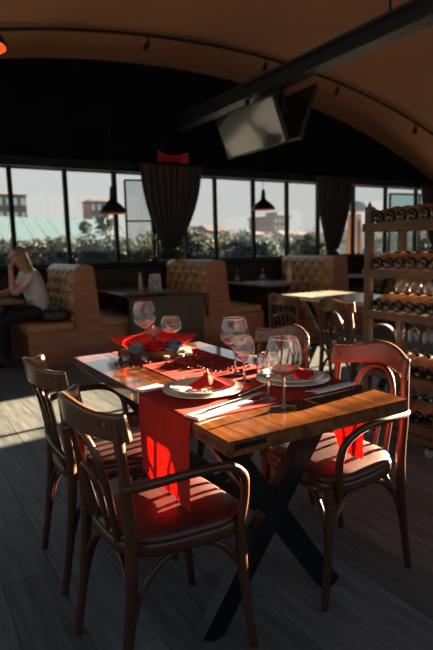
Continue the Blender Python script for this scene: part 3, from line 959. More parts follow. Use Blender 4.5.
wine_glass('wine_glass', 'large wine glass nearest the table corner, in front of the right plate', 0.218, 0.112, (0.972, 1.232, TZ+0.0004), group='table wine glasses')
wine_glass('wine_glass', 'small wine glass just left of the large front glass', 0.150, 0.076, (0.985, 1.328, CZ), group='table wine glasses')
wine_glass('wine_glass', 'small wine glass in front of the large middle glass', 0.165, 0.082, (1.060, 1.575, CZ), group='table wine glasses')
wine_glass('wine_glass', 'large wine glass in the middle of the table, behind the small one', 0.222, 0.108, (1.082, 1.668, TZ+0.0018), group='table wine glasses')
wine_glass('wine_glass', 'large wine glass at the far end, behind the flower centrepiece', 0.235, 0.112, (1.020, 2.375, TZ+0.0018), group='table wine glasses')
wine_glass('wine_glass', 'low wine glass at the far end, right of the taller one', 0.155, 0.105, (1.150, 2.350, TZ+0.0018), group='table wine glasses')

# petals strewn over the runner
pm = []
for q in range(3):
    def pf(u, v, q=q):
        a, b_ = (u-0.5)*2, v
        wv = 0.009*math.sin(PI*min(1, b_*0.92+0.06))**0.7
        return (a*wv, (b_-0.5)*0.021, 0.0016+0.005*(a*a)+0.003*(b_-0.5)**2*4*(q+1)/2), (0, 0, 1)
    o = MB().shell(pf, 6, 6, 0.0007).build('rose_petal', MATS['petal'], smooth=60)
    o.data.transform(Matrix.Translation((0, 0, 0.0)))
    pm.append(o)
spots = []
while len(spots) < 44:
    x, y = random.gauss(1.06, 0.10), random.uniform(1.68, 2.12)
    if 0.88 < x < 1.235 and (x-1.07)**2+(y-1.62)**2 > 0.012 and all((x-a)**2+(y-b_)**2 > 0.0009 for a, b_, _ in spots):
        spots.append((x, y, TZ+0.0018))
for x, y in ((0.80, 2.12), (0.825, 2.08), (0.79, 2.17), (1.30, 1.83), (0.845, 2.02), (1.285, 1.90)):
    spots.append((x, y, TZ+0.0006))
for i, (x, y, z) in enumerate(spots):
    o = pm[i] if i < 3 else pm[i % 3].copy()
    if i >= 3:
        COL.objects.link(o)
    o.location = (x, y, z)
    o.rotation_euler = (0, 0, random.uniform(0, 6.28))
    on_cloth = z > TZ+0.001
    tag(o, 'dark red rose petal strewn on the red runner' if on_cloth else 'dark red rose petal fallen on the bare tabletop', 'petal', 'rose petals on the runner' if on_cloth else 'rose petals on bare wood')

# centrepiece
cp = thing('flower_centrepiece', 'red and blue flower centrepiece on a log slice with red pointed cloth wings', 'centrepiece', (0.995, 2.215, TZ+0.0016), -0.424)
def log_ring(r, z, k_=1.0):
    return [((0.165*k_+0.008*math.sin(5*a))*r*math.cos(a), (0.062+0.005*math.sin(3*a+1))*k_*r*math.sin(a), z) for a in [2*PI*i/40 for i in range(40)]]
MB().rings([log_ring(0.97, 0.0), log_ring(1.0, 0.006), log_ring(1.0, 0.030), log_ring(0.96, 0.034)]).build('log_slice', mat('bark', (0.16, 0.075, 0.035), 0.8, var=0.5, nscale=30, bump=0.3), cp, smooth=40)
def wing(s_):
    def fn(u, v):
        # pointed leaf-shaped cushion
        a = u
        w_ = 0.044*math.sin(PI*min(1.0, 0.5+0.5*a))**0.62*(1-0.25*a)+0.0015
        ang = 2*PI*v
        x = s_*(0.010+0.190*a)
        z = 0.076-0.014*math.sin(a*PI)+0.014*a*a + w_*0.95*math.sin(ang)
        y = 0.022+w_*1.3*math.cos(ang)
        return (x, y, z)
    return fn
for s_ in (-1, 1):
    MB().grid(wing(s_), 16, 18).build('cloth_wing', MATS['red_satin'], cp, smooth=70)
def rose(name, loc, r, m, layers=4, z_squash=0.9):
    root = None
    for k_ in range(layers):
        n_ = 5 if k_ else 3
        rr = r*(0.35+0.65*k_/(layers-1))
        for i in range(n_):
            a0 = 2*PI*i/n_+k_*0.6
            def fn(u, v, a0=a0, rr=rr, k_=k_, n_=n_):
                ang = a0+(u-0.5)*2*PI/n_*1.35
                th_ = v*(1.75-0.22*k_)
                rad = rr*math.sin(th_)*(1+0.06*math.sin(3*u*PI))
                z = r*0.95-rr*math.cos(th_)*1.0 - r*0.25 + (0.12*r if k_ == 0 else 0) + 0.06*r*math.sin(v*PI)
                z = z_squash*(r - rr*math.cos(th_)) - 0.02*k_*r
                n0 = Vector((math.cos(ang)*math.sin(th_), math.sin(ang)*math.sin(th_), -math.cos(th_)))
                return (loc[0]+rad*math.cos(ang), loc[1]+rad*math.sin(ang), loc[2]+z), n0
            mb = MB().shell(fn, 6, 6, 0.0016)
            if root is None:
                root = mb.build(name, m, cp, smooth=60)
            else:
                mb.build('flower_petal', m, root, smooth=60)
    return root
rose('red_rose', (0.004, -0.060, 0.038), 0.046, MATS['red_satin'])
rose('blue_flower', (-0.080, -0.066, 0.030), 0.046, mat('flower_blue', (0.20, 0.27, 0.31), 0.7, objvar=0.2))
rose('blue_flower', (0.088, -0.060, 0.030), 0.050, mat('flower_slate', (0.11, 0.16, 0.20), 0.7, objvar=0.2))
def knot(u, v):
    a = u*2*PI
    return (0.0+0.034*math.cos(a)*(0.6+0.4*math.sin(v*PI)), 0.0+0.030*math.sin(a), 0.100+0.035*v+0.006*math.sin(a*5))
MB().grid(knot, 24, 5).build('ribbon_knot', mat('ribbon_pale', (0.52, 0.22, 0.17), 0.6, transl=0.2), cp, smooth=60)
tl = None
for i, (lx, ly) in enumerate(((-0.128, -0.082), (-0.045, -0.102), (0.052, -0.098), (0.120, -0.070), (0.158, -0.035))):
    c_, s_ = math.cos(-0.424), math.sin(-0.424)
    loc = (0.995+lx*c_-ly*s_, 2.215+lx*s_+ly*c_, TZ+0.0018)
    lab = ['leftmost small tealight in front of the centrepiece', 'second small tealight from the left in front of the centrepiece', 'middle small tealight in front of the centrepiece', 'fourth small tealight from the left beside the centrepiece', 'rightmost small tealight beside the centrepiece'][i]
    if tl is None:
        tl = thing('tealight', lab, 'candle', loc, 0, 'tealights round the centrepiece')
        MB().lathe([(0, 0.0), (0.014, 0.0), (0.016, 0.026), (0.0150, 0.026), (0.0132, 0.003), (0, 0.003)], 16).build('glass_cup', MATS['stemware'], tl, smooth=40)
        MB().lathe([(0, 0.0035), (0.0128, 0.0035), (0.0138, 0.017), (0, 0.018)], 16).build('wax', mat('wax', (0.68, 0.52, 0.40), 0.5), tl, smooth=40)
        MB().tube([(0, 0, 0.017), (0, 0, 0.023)], 0.0008, 5).build('wick', MATS['frame_black'], tl)
    else:
        dup(tl, loc, 0, lab)

# ------------------------------------------------------------------ wine rack
RX0, RX1, RY0, RY1 = 2.55, 2.90, 1.835, 2.415
rk = thing('wine_rack', 'wooden wine rack on casters with rows of lying bottles', 'rack', ((RX0+RX1)/2, (RY0+RY1)/2, 0))
SH = [1.372, 1.092, 0.835, 0.465, 0.185]
for x in (RX0, RX1-0.045):
    for y in (RY0, RY1-0.045):
        MB().box(x, x+0.045, y, y+0.045, 0.075, 1.475).build('post', MATS['rack_wood'], rk, world=True, bevel=0.003)
        c = MB().lathe([(0, -0.012), (0.028, -0.012), (0.033, -0.006), (0.033, 0.006), (0.028, 0.012), (0, 0.012)], 18, Matrix.Translation((x+0.022, (y+0.075 if y < 2 else y-0.03), 0.033)) @ Matrix.Rotation(PI/2, 4, 'X')).build('caster_wheel', mat('caster_grey', (0.28, 0.28, 0.28), 0.4), rk, world=True, smooth=40)
        MB().box(x+0.004, x+0.041, (y+0.05 if y < 2 else y-0.055), (y+0.10 if y < 2 else y-0.005), 0.055, 0.077).build('caster_fork', MATS['steel_black'], c, world=True)
for x in (RX0, RX1-0.045):
    MB().box(x, x+0.045, RY0+0.045, RY1-0.045, 0.077, 0.115).build('bottom_rail', MATS['rack_wood'], rk, world=True)
for z in SH:
    MB().box(RX0-0.014, RX0, RY0-0.005, RY1+0.005, z-0.050, z).build('shelf_front', MATS['rack_wood'], rk, world=True, bevel=0.002)
    MB().box(RX1, RX1+0.014, RY0-0.005, RY1+0.005, z-0.050, z).build('shelf_back', MATS['rack_wood'], rk, world=True, bevel=0.002)
    for y in (RY0+0.012, RY1-0.032):
        MB().box(RX0+0.046, RX1-0.046, y, y+0.02, z-0.050, z-0.008).build('shelf_side', MATS['rack_wood'], rk, world=True)
    for x, dz in ((RX0+0.047, 0.0), (RX0+0.13, 0.015), (RX0+0.21, 0.034)):
        MB().box(x, x+0.05, RY0+0.034, RY1-0.034, z-0.020+dz, z-0.006+dz).build('shelf_slat', MATS['rack_wood'], rk, world=True, bevel=0.002)
for y in (RY0+0.008, RY1-0.033):
    top = [(RX0+0.046, 1.40), (RX0+0.046, 1.475)]
    for i in range(13):
        q = i/12
        top.append((RX0+0.046+(RX1-RX0-0.092)*q, 1.475-0.045*(q**0.5 if q < 0.6 else 0.775-0.0*(q-0.6))))
    top.append((RX1-0.046, 1.40))
    MB().prism(top[1:] + [top[0]], lambda a, b_, qq: (a, qq, b_), y, y+0.025).build('end_board', MATS['rack_wood'], rk, world=True)
    MB().lathe([(0, 0), (0.014, 0.003), (0.015, 0.010), (0.008, 0.018), (0.003, 0.032), (0, 0.034)], 12, Matrix.Translation((RX0+0.022, y+0.012, 1.475))).build('finial', MATS['rack_wood'], rk, world=True, smooth=50)

ordn = ['first', 'second', 'third', 'fourth', 'fifth', 'sixth', 'seventh', 'eighth', 'ninth', 'tenth', 'eleventh', 'twelfth', 'thirteenth']
shn = ['top', 'second', 'third', 'fourth', 'lowest']
bp = None
R_ = 0.0360
prof = [(0, 0.010), (0.012, 0.008), (0.024, 0.002), (0.028, 0.0), (0.034, 0.002), (R_, 0.007), (R_, 0.185), (0.0335, 0.200), (0.026, 0.220), (0.017, 0.238), (0.0145, 0.255), (0.0140, 0.292), (0.016, 0.294), (0.016, 0.302), (0.011, 0.303), (0, 0.303)]
MX = Matrix.Rotation(PI/2, 4, 'Y')
for si, z in enumerate(SH):
    for j in range(6):
        y = RY1-0.090-0.0815*j
        loc = (RX0+0.012+random.uniform(-.004, .006), y, z-0.004+R_+0.001)
        lab = '%s wine bottle from the far post on the %s shelf of the rack' % (ordn[j], shn[si])
        if bp is None:
            bp = thing('wine_bottle', lab, 'bottle', loc, 0, 'wine bottles lying in the rack')
            bp.rotation_euler = (0, -0.20, 0)
            MB().lathe(prof, 20, MX).build('bottle_body', MATS['bottle_glass'], bp, smooth=50)
            MB().lathe([(R_+0.0006, 0.028), (R_+0.0009, 0.029), (R_+0.0009, 0.165), (R_+0.0006, 0.166)], 20, MX).build('paper_label', MATS['bottle_label'], bp, smooth=50)
            MB().lathe([(0.0152, 0.240), (0.0155, 0.242), (0.0150, 0.290), (0.0168, 0.293), (0.0168, 0.3035), (0, 0.304)], 16, MX).build('capsule', MATS['bottle_capsule'], bp, smooth=50)
        else:
            r = dup(bp, loc, 0, lab)
            r.rotation_euler = (0, -0.20, 0)
            for c in r.children:
                c.rotation_euler = (random.uniform(0, 6.28), 0, 0)
# stemware hanging under two shelves
for z in (SH[1], SH[2]):
    for x in (2.689, 2.731):
        MB().box(x-0.011, x+0.011, RY0+0.036, RY1-0.036, z-0.040, z-0.030).build('glass_rail', MATS['rack_wood'], rk, world=True)
for si, h_ in ((1, 0.12), (2, 0.17)):
    proto = None
    for j in range(4):
        loc = (2.71, RY1-0.16-0.105*j, SH[si]-0.0228-h_)
        lab = '%s stemmed glass from the far post, hanging under the %s shelf of the rack' % (ordn[j], shn[si])
        if proto is None:
            proto = wine_glass('hanging_glass', lab, h_, 0.072, loc, True, 'glasses hanging in the rack', gm=MATS['stemware'])
        else:
            dup(proto, loc, 0, lab)

# ------------------------------------------------------------------ seated woman (faces -x)
mat('skin', (0.52, 0.27, 0.18), 0.5, var=0.06, nscale=20)
mat('hair', (0.17, 0.085, 0.038), 0.5, var=0.4, nscale=25, stretch=(6, 6, 0.6), col2=(0.42, 0.27, 0.14))
mat('shirt', (0.60, 0.55, 0.54), 0.85, var=0.06, nscale=10)
mat('trousers', (0.010, 0.010, 0.012), 0.8)
PX, PY = 1.40, 6.30
per = thing('person', 'woman with long fair hair in a white top, seated with chin on her hand', 'person', (PX, PY, 0.485))
class SK:
    def __init__(s): s.v, s.e, s.r = [], [], []
    def n(s, p, r, par=None):
        s.v.append(p); s.r.append(r)
        if par is not None: s.e.append((par, len(s.v)-1))
        return len(s.v)-1
    def chain(s, par, pts):
        for p, r in pts: par = s.n(p, r, par)
        return par
sk = SK()
pel = sk.n((0.00, 0, 0.10), (0.15, 0.12))
ch_ = sk.chain(pel, [((-0.02, 0, 0.24), (0.12, 0.10)), ((-0.06, 0, 0.38), (0.13, 0.105)), ((-0.10, 0, 0.50), (0.12, 0.09))])
nk = sk.chain(ch_, [((-0.135, 0, 0.585), (0.050, 0.050)), ((-0.165, 0, 0.645), (0.048, 0.048))])
hd = sk.chain(nk, [((-0.195, 0, 0.690), (0.070, 0.064)), ((-0.200, 0, 0.750), (0.088, 0.072)), ((-0.185, 0, 0.800), (0.070, 0.060))])
hd_mid = hd-1
sk.chain(hd_mid-1, [((-0.262, 0, 0.668), (0.028, 0.030))])             # chin
sk.chain(hd_mid, [((-0.290, 0, 0.722), (0.016, 0.014)), ((-0.304, 0, 0.712), (0.012, 0.012))])   # nose
def hand(par, w, d, side, spread, curl):
    """palm and five fingers growing from the wrist w along d"""
    d = Vector(d).normalized(); side = Vector(side).normalized(); nrm_ = d.cross(side)
    w = Vector(w)
    pm_ = sk.n(tuple(w+d*0.045), (0.030, 0.018), par)
    pe = sk.n(tuple(w+d*0.075), (0.032, 0.014), pm_)
    for i, ln in enumerate((0.062, 0.072, 0.068, 0.052)):
        o_ = (i-1.5)*0.019
        b0 = w+d*0.082+side*o_
        q = pe
        cur = b0
        dd = d.copy()
        for k_ in range(3):
            q = sk.n(tuple(cur), (0.0085-0.0008*k_,)*2, q)
            dd = (dd+nrm_*curl).normalized()
            cur = cur+dd*(ln/3*1.2)
        sk.n(tuple(cur), (0.006, 0.006), q)
    q = sk.n(tuple(w+d*0.035-side*0.034), (0.011, 0.011), pm_)
    q = sk.n(tuple(w+d*0.060-side*0.052+nrm_*0.008), (0.0095, 0.0095), q)
    sk.n(tuple(w+d*0.082-side*0.056+nrm_*0.016), (0.008, 0.008), q)
# near arm (towards the camera): elbow on the table, hand under the chin
a1 = sk.chain(ch_, [((-0.10, -0.155, 0.520), (0.060, 0.055)), ((-0.19, -0.170, 0.400), (0.048, 0.046)), ((-0.285, -0.140, 0.315), (0.040, 0.040)), ((-0.290, -0.095, 0.42), (0.036, 0.036)), ((-0.285, -0.055, 0.555), (0.025, 0.025))])
hand(a1, (-0.285, -0.055, 0.555), (0.10, 0.25, 1.0), (0.35, 1.0, -0.2), 1, -0.35)
a2 = sk.chain(ch_, [((-0.10, 0.155, 0.520), (0.060, 0.055)), ((-0.19, 0.185, 0.400), (0.048, 0.046)), ((-0.285, 0.17, 0.322), (0.040, 0.040)), ((-0.40, 0.09, 0.312), (0.034, 0.034)), ((-0.50, 0.03, 0.305), (0.025, 0.025))])
hand(a2, (-0.50, 0.03, 0.305), (-1, -0.4, -0.05), (-0.4, 1, 0), 1, 0.25)
for s_ in (-1, 1):
    kn = sk.chain(pel, [((-0.06, s_*0.10, 0.085), (0.088, 0.085)), ((-0.26, s_*0.11, 0.075), (0.078, 0.075)), ((-0.44, s_*0.11, 0.050), (0.062, 0.062)), ((-0.455, s_*0.11, -0.17), (0.052, 0.055)), ((-0.44, s_*0.11, -0.385), (0.036, 0.038)), ((-0.47, s_*0.11, -0.445), (0.034, 0.034)), ((-0.59, s_*0.115, -0.458), (0.030, 0.020))])
me = bpy.data.meshes.new('body')
me.from_pydata(sk.v, sk.e, [])
body = bpy.data.objects.new('body', me)
COL.objects.link(body)
body.parent = per
md = body.modifiers.new('skin', 'SKIN')
if not me.skin_vertices:
    bpy.context.view_layer.objects.active = body
sv = me.skin_vertices[0].data
for i, r in enumerate(sk.r):
    sv[i].radius = r
    sv[i].use_root = (i == pel)
md.use_smooth_shade = True
sb = body.modifiers.new('subsurf', 'SUBSURF')
sb.levels = 2
sb.render_levels = 2
me.materials.append(MATS['skin'])
# clothing and hair
def loft(secs, n=20):
    out = []
    for (c, rx, ry, tilt) in secs:
        out.append([(c[0]+rx*math.cos(2*PI*i/n), c[1]+ry*math.sin(2*PI*i/n), c[2]+tilt*math.cos(2*PI*i/n)) for i in range(n)])
    return out
MB().rings(loft([((0.01, 0, 0.10), 0.150, 0.185, 0.0), ((0.0, 0, 0.20), 0.128, 0.160, 0), ((-0.03, 0, 0.32), 0.128, 0.158, 0.01), ((-0.065, 0, 0.43), 0.130, 0.165, 0.02), ((-0.09, 0, 0.52), 0.110, 0.170, 0.03), ((-0.115, 0, 0.565), 0.080, 0.120, 0.03), ((-0.125, 0, 0.585), 0.066, 0.080, 0.03)]), cap=False).build('top', MATS['shirt'], per, smooth=70)
for s_ in (-1, 1):
    MB().rings(loft([((-0.085, s_*0.13, 0.555), 0.062, 0.045, 0), ((-0.115, s_*0.165, 0.505), 0.068, 0.058, 0.02), ((-0.150, s_*0.175, 0.450), 0.062, 0.058, 0.03), ((-0.170, s_*0.178, 0.425), 0.060, 0.057, 0.03)]), cap=False).build('sleeve', MATS['shirt'], per, smooth=70)
    path = smooth_path([(-0.02, s_*0.09, 0.092), (-0.24, s_*0.11, 0.080), (-0.40, s_*0.11, 0.062), (-0.462, s_*0.11, -0.02), (-0.458, s_*0.11, -0.20), (-0.445, s_*0.11, -0.38)], 5)
    MB().tube(path, [0.098, 0.092, 0.080, 0.072, 0.062, 0.052], 14).build('trouser_leg', MATS['trousers'], per, smooth=70)
    MB().rings(loft([((-0.53, s_*0.112, -0.483), 0.105, 0.042, 0), ((-0.53, s_*0.112, -0.465), 0.108, 0.044, 0), ((-0.50, s_*0.112, -0.435), 0.078, 0.040, 0.015), ((-0.46, s_*0.112, -0.405), 0.044, 0.040, 0.0)])).build('shoe', MATS['trousers'], per, smooth=60)
def hairf(u, v):
    # cap of hair over the skull that falls down the back; open towards the face
    a = (u-0.5)*2*1.72
    top = Vector((-0.185, 0, 0.842))
    if v < 0.5:
        th_ = v/0.5*1.5
        r1, r2 = 0.104, 0.090
        p = Vector((-0.192+r1*math.sin(th_)*math.cos(a), r2*math.sin(th_)*math.sin(a), 0.742+0.100*math.cos(th_)))
    else:
        q = (v-0.5)/0.5
        r1, r2 = 0.104+0.03*q, 0.090+0.035*math.sin(q*2.2)
        p = Vector((-0.192+0.07*q+r1*math.cos(a)*(1-0.25*q), r2*math.sin(a), 0.742-0.26*q-0.012*math.sin(u*40)*q))
    return p, Vector((math.cos(a), math.sin(a), 0.3))
MB().shell(hairf, 44, 22, 0.016).build('hair', MATS['hair'], per, smooth=70)
for s_ in (-1, 1):
    MB().lathe([(0, 0.004), (0.006, 0.003), (0.010, 0), (0.006, -0.003), (0, -0.004)], 10, Matrix.Translation((-0.272, s_*0.032, 0.745)) @ Matrix.Rotation(PI/2, 4, 'Y')).build('eye', mat('eye_dark', (0.03, 0.02, 0.02), 0.2), per, smooth=60)
MB().tube([(-0.268, -0.022, 0.686), (-0.286, 0, 0.685), (-0.268, 0.022, 0.686)], 0.006, 6).build('mouth', mat('lips', (0.32, 0.09, 0.08), 0.5), per, smooth=60)

# handbag on the bench behind her
t = thing('handbag', 'soft black handbag lying on the bench behind the seated woman', 'bag', (1.500, 5.985, 0.485))
def bag(u, v):
    a = 2*PI*u
    ph = -PI/2+PI*v
    k_ = abs(math.cos(ph))**0.45
    return (0.150*k_*math.copysign(abs(math.cos(a))**0.6, math.cos(a)), 0.105*k_*math.copysign(abs(math.sin(a))**0.6, math.sin(a)), 0.072+0.072*math.copysign(abs(math.sin(ph))**0.6, math.sin(ph))+0.008*math.sin(a*3)*max(0, math.sin(ph)))
MB().grid(bag, 32, 14).build('body', mat('bag_black', (0.008, 0.008, 0.009), 0.45), t, smooth=60)
for s_ in (-1, 1):
    MB().tube(smooth_path([(-0.07, s_*0.04, 0.135), (-0.05, s_*0.06, 0.175), (0.0, s_*0.07, 0.188), (0.05, s_*0.06, 0.175), (0.07, s_*0.04, 0.135)]), 0.006, 6).build('handle', MATS['bag_black'], t, smooth=60)

# ------------------------------------------------------------------ outdoors
GZ = -3.0
struct(MB().box(-200, 300, 14.5, 420, GZ-0.3, GZ).build('ground', mat('grass_ground', (0.10, 0.12, 0.06), 0.95, var=0.4, nscale=0.2)), 'grassy ground outside below the windows')
struct(MB().box(-4, 20, BW+0.6, 14.4, -0.35, -0.05).build('terrace', mat('terrace_stone', (0.40, 0.38, 0.35), 0.8, var=0.1, nscale=2)), 'pale stone terrace outside the windows')

LEAFCOL = [((0.018, 0.032, 0.024), 'deep green'), ((0.028, 0.038, 0.028), 'olive green'), ((0.042, 0.045, 0.034), 'dusty olive'), ((0.016, 0.033, 0.034), 'blue-green')]
for i, (c, _) in enumerate(LEAFCOL):
    mat('leaf_%d' % i, c, 0.8, objvar=0.12, var=0.45, nscale=1.5, transl=0.35)
mat('trunk', (0.06, 0.045, 0.035), 0.9, var=0.3, nscale=8, bump=0.2)
def tree(label, x, y, top, rx, ci, nleaf=1500, spiky=False):
    t = thing('tree', label, 'tree', (x, y, GZ), 0, 'trees outside the windows')
    h = top-GZ
    V, F = [], []
    lumps = []
    for k_ in range(9):
        a = random.uniform(0, 2*PI)
        zz = random.uniform(0.45, 0.86)
        rr = rx*(0.75 if not spiky else 0.5)*(1.25-zz)
        lumps.append((rr*math.cos(a), rr*math.sin(a), h*zz, rx*random.uniform(0.35, 0.55)))
    lumps.append((0, 0, h-rx*0.42, rx*0.42))
    if spiky:
        lumps.append((0.1, 0, h+rx*0.15, rx*0.22))
    for k_ in range(nleaf):
        lx, ly, lz, lr = random.choice(lumps)
        d = Vector((random.gauss(0, 1), random.gauss(0, 1), random.gauss(0, 1))).normalized()*lr*random.uniform(0.55, 1.05)
        c = Vector((lx, ly, lz))+d
        s_ = random.uniform(0.07, 0.17)
        a_ = Vector((random.gauss(0, 1), random.gauss(0, 1), random.gauss(0, 0.6))).normalized()*s_
        b_ = a_.orthogonal().normalized()*s_*0.6
        o = len(V)
        V += [c-a_, c-b_, c+a_, c+b_]
        F.append((o, o+1, o+2, o+3))
    MB().add(V, F).build('crown', MATS['leaf_%d' % ci], t)
    tr = MB().tube([(0, 0, 0), (0.05, 0.02, h*0.35), (0.0, 0.0, h*0.8)], [0.16, 0.05], 8)
    for k_ in range(5):
        lx, ly, lz, lr = lumps[k_]
        tr.tube([(0.03, 0.01, h*0.38+0.08*k_), (lx*0.6, ly*0.6, lz*0.9), (lx, ly, lz)], [0.06, 0.02], 6)
    tr.build('trunk', MATS['trunk'], t, smooth=60)
# (ratio x/y seen from the room, distance, top height, radius, colour, spiky, what sets it apart)
TREES = [(-0.01, 26, 2.2, 2.0, 1, 0, 'far to the left beyond the frame edge'), (0.10, 27, 2.1, 1.9, 2, 0, 'at the left edge of the window row'),
         (0.175, 28, 2.05, 1.9, 1, 0, 'behind the seated woman, left of the first mullion'), (0.225, 26, 1.95, 1.7, 2, 0, 'right of the first mullion, above the first bench'),
         (0.275, 29, 2.15, 1.9, 1, 0, 'left of the second mullion, above the first bench'), (0.315, 27, 2.35, 1.7, 3, 1, 'below the left pendant lamp, left side'),
         (0.352, 28, 2.45, 1.8, 0, 1, 'below the left pendant lamp, right side'), (0.395, 27, 2.0, 1.6, 1, 0, 'behind the open casement'),
         (0.445, 30, 2.5, 2.2, 2, 0, 'hidden behind the first curtain'), (0.535, 26, 2.72, 1.8, 1, 0, 'tallest one just right of the first curtain'),
         (0.578, 29, 2.1, 1.7, 2, 0, 'low and pale right of the first curtain'), (0.635, 28, 2.35, 1.7, 2, 0, 'left of the middle pendant lamp'),
         (0.680, 27, 2.45, 1.5, 3, 0, 'below the middle pendant lamp'), (0.745, 29, 2.2, 1.8, 3, 0, 'right of the middle pendant lamp'),
         (0.815, 28, 2.3, 2.0, 1, 0, 'left of the second curtain'), (0.88, 27, 2.2, 1.9, 2, 0, 'behind the second curtain'),
         (1.10, 27, 2.0, 2.0, 1, 0, 'beyond the wine rack, near its far post'), (1.20, 28, 2.2, 2.1, 3, 0, 'beyond the wine rack, behind the glass screen'), (1.32, 27, 2.2, 2.2, 1, 0, 'at the right end of the window row')]
for ti, (q, y0_, top, rx, ci, sp_, where) in enumerate(TREES):
    y = (23, 28, 33)[ti % 3]
    top = EYE+(top-EYE)*y/28
    tree('%s tree outside, %s' % (LEAFCOL[ci][1], where), q*y, y, top, rx, ci, 2600, bool(sp_))

# pale long-roofed hall
t = thing('long_hall', 'long pale turquoise roofed hall behind the left trees', 'building', (13.2, 50, GZ))
MB().box(5.0, 19.0, 48, 58, GZ, 2.3).build('wall', mat('hall_wall', (0.50, 0.54, 0.53), 0.8), t, world=True)
rp = [(4.6, 2.25), (19.6, 2.25), (19.6, 2.5), (18.6, 3.55), (16.5, 4.0), (5.2, 4.25), (4.6, 4.2)]
for i in range(12):
    xa, xb_ = 4.6+14.6*i/12, 4.6+14.6*(i+1)/12
    zt0 = 4.75-0.03*i
    MB().add([(xa, 47.7, 2.3), (xb_, 47.7, 2.3), (xb_, 53, zt0), (xa, 53, zt0), (xa, 47.7, 2.4), (xb_-0.06, 47.7, 2.4), (xb_-0.06, 53, zt0+0.1), (xa, 53, zt0+0.1)],
             [(0, 3, 2, 1), (4, 5, 6, 7), (0, 1, 5, 4), (1, 2, 6, 5), (2, 3, 7, 6), (3, 0, 4, 7)]).build('roof_panel', mat('hall_roof', (0.20, 0.30, 0.32), 0.55), t, world=True)

def block(name, label, x0, x1, y, z1, wallc, rows, cols_, roofc=None, dep=9.0, winc=(0.62, 0.62, 0.60), hip=0.0):  # distance haze is mixed into the wall and roof colours
    t = thing(name, label, 'building', ((x0+x1)/2, y+dep/2, GZ))
    nm = 'facade_%.3f_%.3f' % (wallc[0], wallc[1])
    MB().box(x0, x1, y, y+dep, GZ, z1).build('wall', mat(nm, wallc, 0.85, var=0.06, nscale=0.5), t, world=True)
    rm = mat('roof_%.3f' % (roofc or wallc)[0], roofc or wallc, 0.8)
    if hip:
        xm = (x1-x0)*0.3
        MB().add([(x0-0.4, y-0.4, z1), (x1+0.4, y-0.4, z1), (x1+0.4, y+dep+0.4, z1), (x0-0.4, y+dep+0.4, z1), (x0+xm, y+dep/2, z1+hip), (x1-xm, y+dep/2, z1+hip)],
                 [(0, 3, 2, 1), (0, 1, 5, 4), (1, 2, 5), (2, 3, 4, 5), (3, 0, 4)]).build('roof', rm, t, world=True)
    else:
        MB().box(x0-0.3, x1+0.3, y-0.3, y+dep+0.3, z1, z1+0.35).build('roof', rm, t, world=True)
        MB().box(x0+(x1-x0)*0.4, x0+(x1-x0)*0.6, y+2, y+5, z1+0.35, z1+1.2).build('roof_house', rm, t, world=True)
    wm = mat('farwin_%.2f' % winc[0], winc, 0.4)
    zl = 1.8
    for r in range(rows):
        for c in range(cols_):
            ww = (x1-x0)/cols_
            hh = (z1-zl)/rows
            xa, za = x0+ww*(c+0.24), zl+hh*(r+0.25)
            w_ = MB().box(xa, xa+ww*0.52, y-0.12, y+0.02, za, za+hh*0.5).build('window', wm, t, world=True)
    return t
block('apartment_block', 'haze-toned mauve-brown apartment block with white windows at the left edge', 13.6, 19.2, 90, 10.6, (0.13, 0.092, 0.095), 4, 5, (0.16, 0.11, 0.105), hip=0.8)
block('apartment_block', 'narrow haze-toned mauve apartment block behind the left pendant lamp', 29.6, 32.8, 90, 9.9, (0.16, 0.115, 0.12), 4, 3, (0.18, 0.125, 0.12), hip=0.7, dep=4.0)
block('house', 'low house with a muted red roof right of the first curtain', 42.5, 46.2, 72, 4.1, (0.30, 0.27, 0.27), 1, 4, (0.17, 0.115, 0.115), hip=1.1)
block('house', 'wide pale house left of the middle pendant lamp', 47.2, 51.6, 86, 4.7, (0.33, 0.30, 0.30), 1, 5, (0.18, 0.125, 0.125), hip=1.0)
block('house', 'small red-roofed house just right of the middle pendant lamp', 51.2, 54.5, 72, 3.5, (0.32, 0.29, 0.28), 1, 4, (0.175, 0.12, 0.12), hip=0.8)
block('apartment_block', 'distant pinkish tower block right of the middle pendant lamp', 68.6, 72.8, 90, 7.6, (0.26, 0.20, 0.20), 4, 4, (0.26, 0.20, 0.20))
block('house', 'long pale house left of the second curtain', 57.0, 63.0, 72, 3.4, (0.31, 0.28, 0.275), 1, 6, (0.19, 0.135, 0.13), hip=0.9)
block('house', 'pale beige house beyond the wine rack', 78, 96, 72, 4.2, (0.52, 0.46, 0.40), 2, 9, (0.34, 0.24, 0.21), hip=1.2)
tag(MB().box(22, 56, 40, 40.4, GZ, 1.5).build('boundary_wall', mat('white_wash', (0.60, 0.58, 0.55), 0.85)), 'long pale boundary wall behind the right-hand trees', 'wall')
for i in range(10):
    q, y = 0.13+0.125*i, 62+3*(i % 3)
    tree('%s tree on the skyline, %s from the left' % (LEAFCOL[i % 4][1], ordn[i]), q*y, y, random.uniform(3.6, 4.6), 3.2, i % 4, 900)

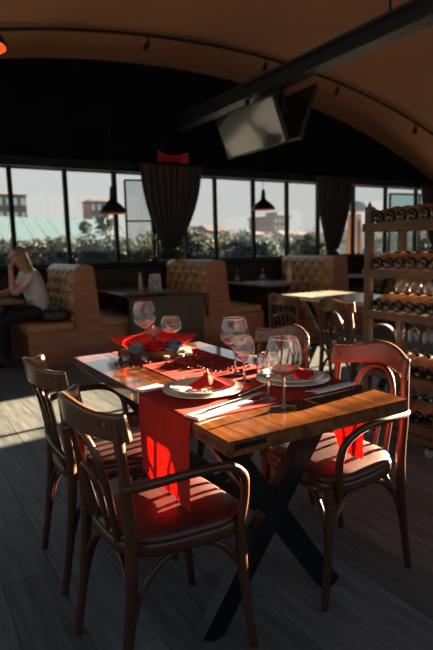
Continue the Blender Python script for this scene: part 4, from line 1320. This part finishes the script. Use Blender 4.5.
# patio heater and glass screen on the terrace
t = thing('patio_heater', 'orange patio heater with a grey dome on the terrace outside', 'heater', (12.24, 12.0, -0.05))
MB().box(12.0, 12.48, 11.76, 12.24, -0.05, 0.12).build('base', MATS['steel_black'], t, world=True, bevel=0.01)
MB().add([(12.02, 11.78, .12), (12.46, 11.78, .12), (12.46, 12.22, .12), (12.02, 12.22, .12), (12.10, 11.86, 2.20), (12.38, 11.86, 2.20), (12.38, 12.14, 2.20), (12.10, 12.14, 2.20)],
         [(0, 3, 2, 1), (4, 5, 6, 7), (0, 1, 5, 4), (1, 2, 6, 5), (2, 3, 7, 6), (3, 0, 4, 7)]).build('tapered_body', mat('heater_orange', (0.52, 0.19, 0.07), 0.6), t, world=True, bevel=0.01)
MB().box(12.21, 12.27, 11.76, 11.84, 0.7, 2.0).build('grille_slit', MATS['frame_black'], t, world=True)
MB().lathe([(0.52, 2.26), (0.50, 2.30), (0.40, 2.42), (0.24, 2.52), (0.0, 2.57), (0.0, 2.55), (0.22, 2.50), (0.38, 2.40), (0.49, 2.285)], 24, Matrix.Translation((12.24, 12.0, 0.03))).build('dome', mat('heater_dome', (0.09, 0.12, 0.13), 0.4, metal=0.3), t, world=True, smooth=50)
MB().tube([(12.24, 12, 2.20), (12.24, 12, 2.57)], 0.05, 10).build('burner', MATS['steel_black'], t, world=True)
t = thing('glass_screen', 'turquoise glass wind screen in a dark frame on the terrace', 'screen', (14.5, 12.0, -0.05))
g = MB()
for a, b_ in (((13.8, -0.05), (13.8, 2.88)), ((15.24, -0.05), (15.24, 2.9)), ((13.8, 2.86), (15.24, 2.88)), ((13.8, 0.05), (15.24, 0.05))):
    g.bar((a[0], 12, a[1]), (b_[0], 12, b_[1]), 0.06, 0.06, (0, 1, 0))
g.build('frame', MATS['frame_black'], t, world=True)
glassmat('tinted_glass', (0.62, 0.78, 0.78), 0.06, 0.4, 0.3)
MB().box(13.83, 15.21, 11.99, 12.01, 0.08, 2.84).build('pane', MATS['tinted_glass'], t, world=True)
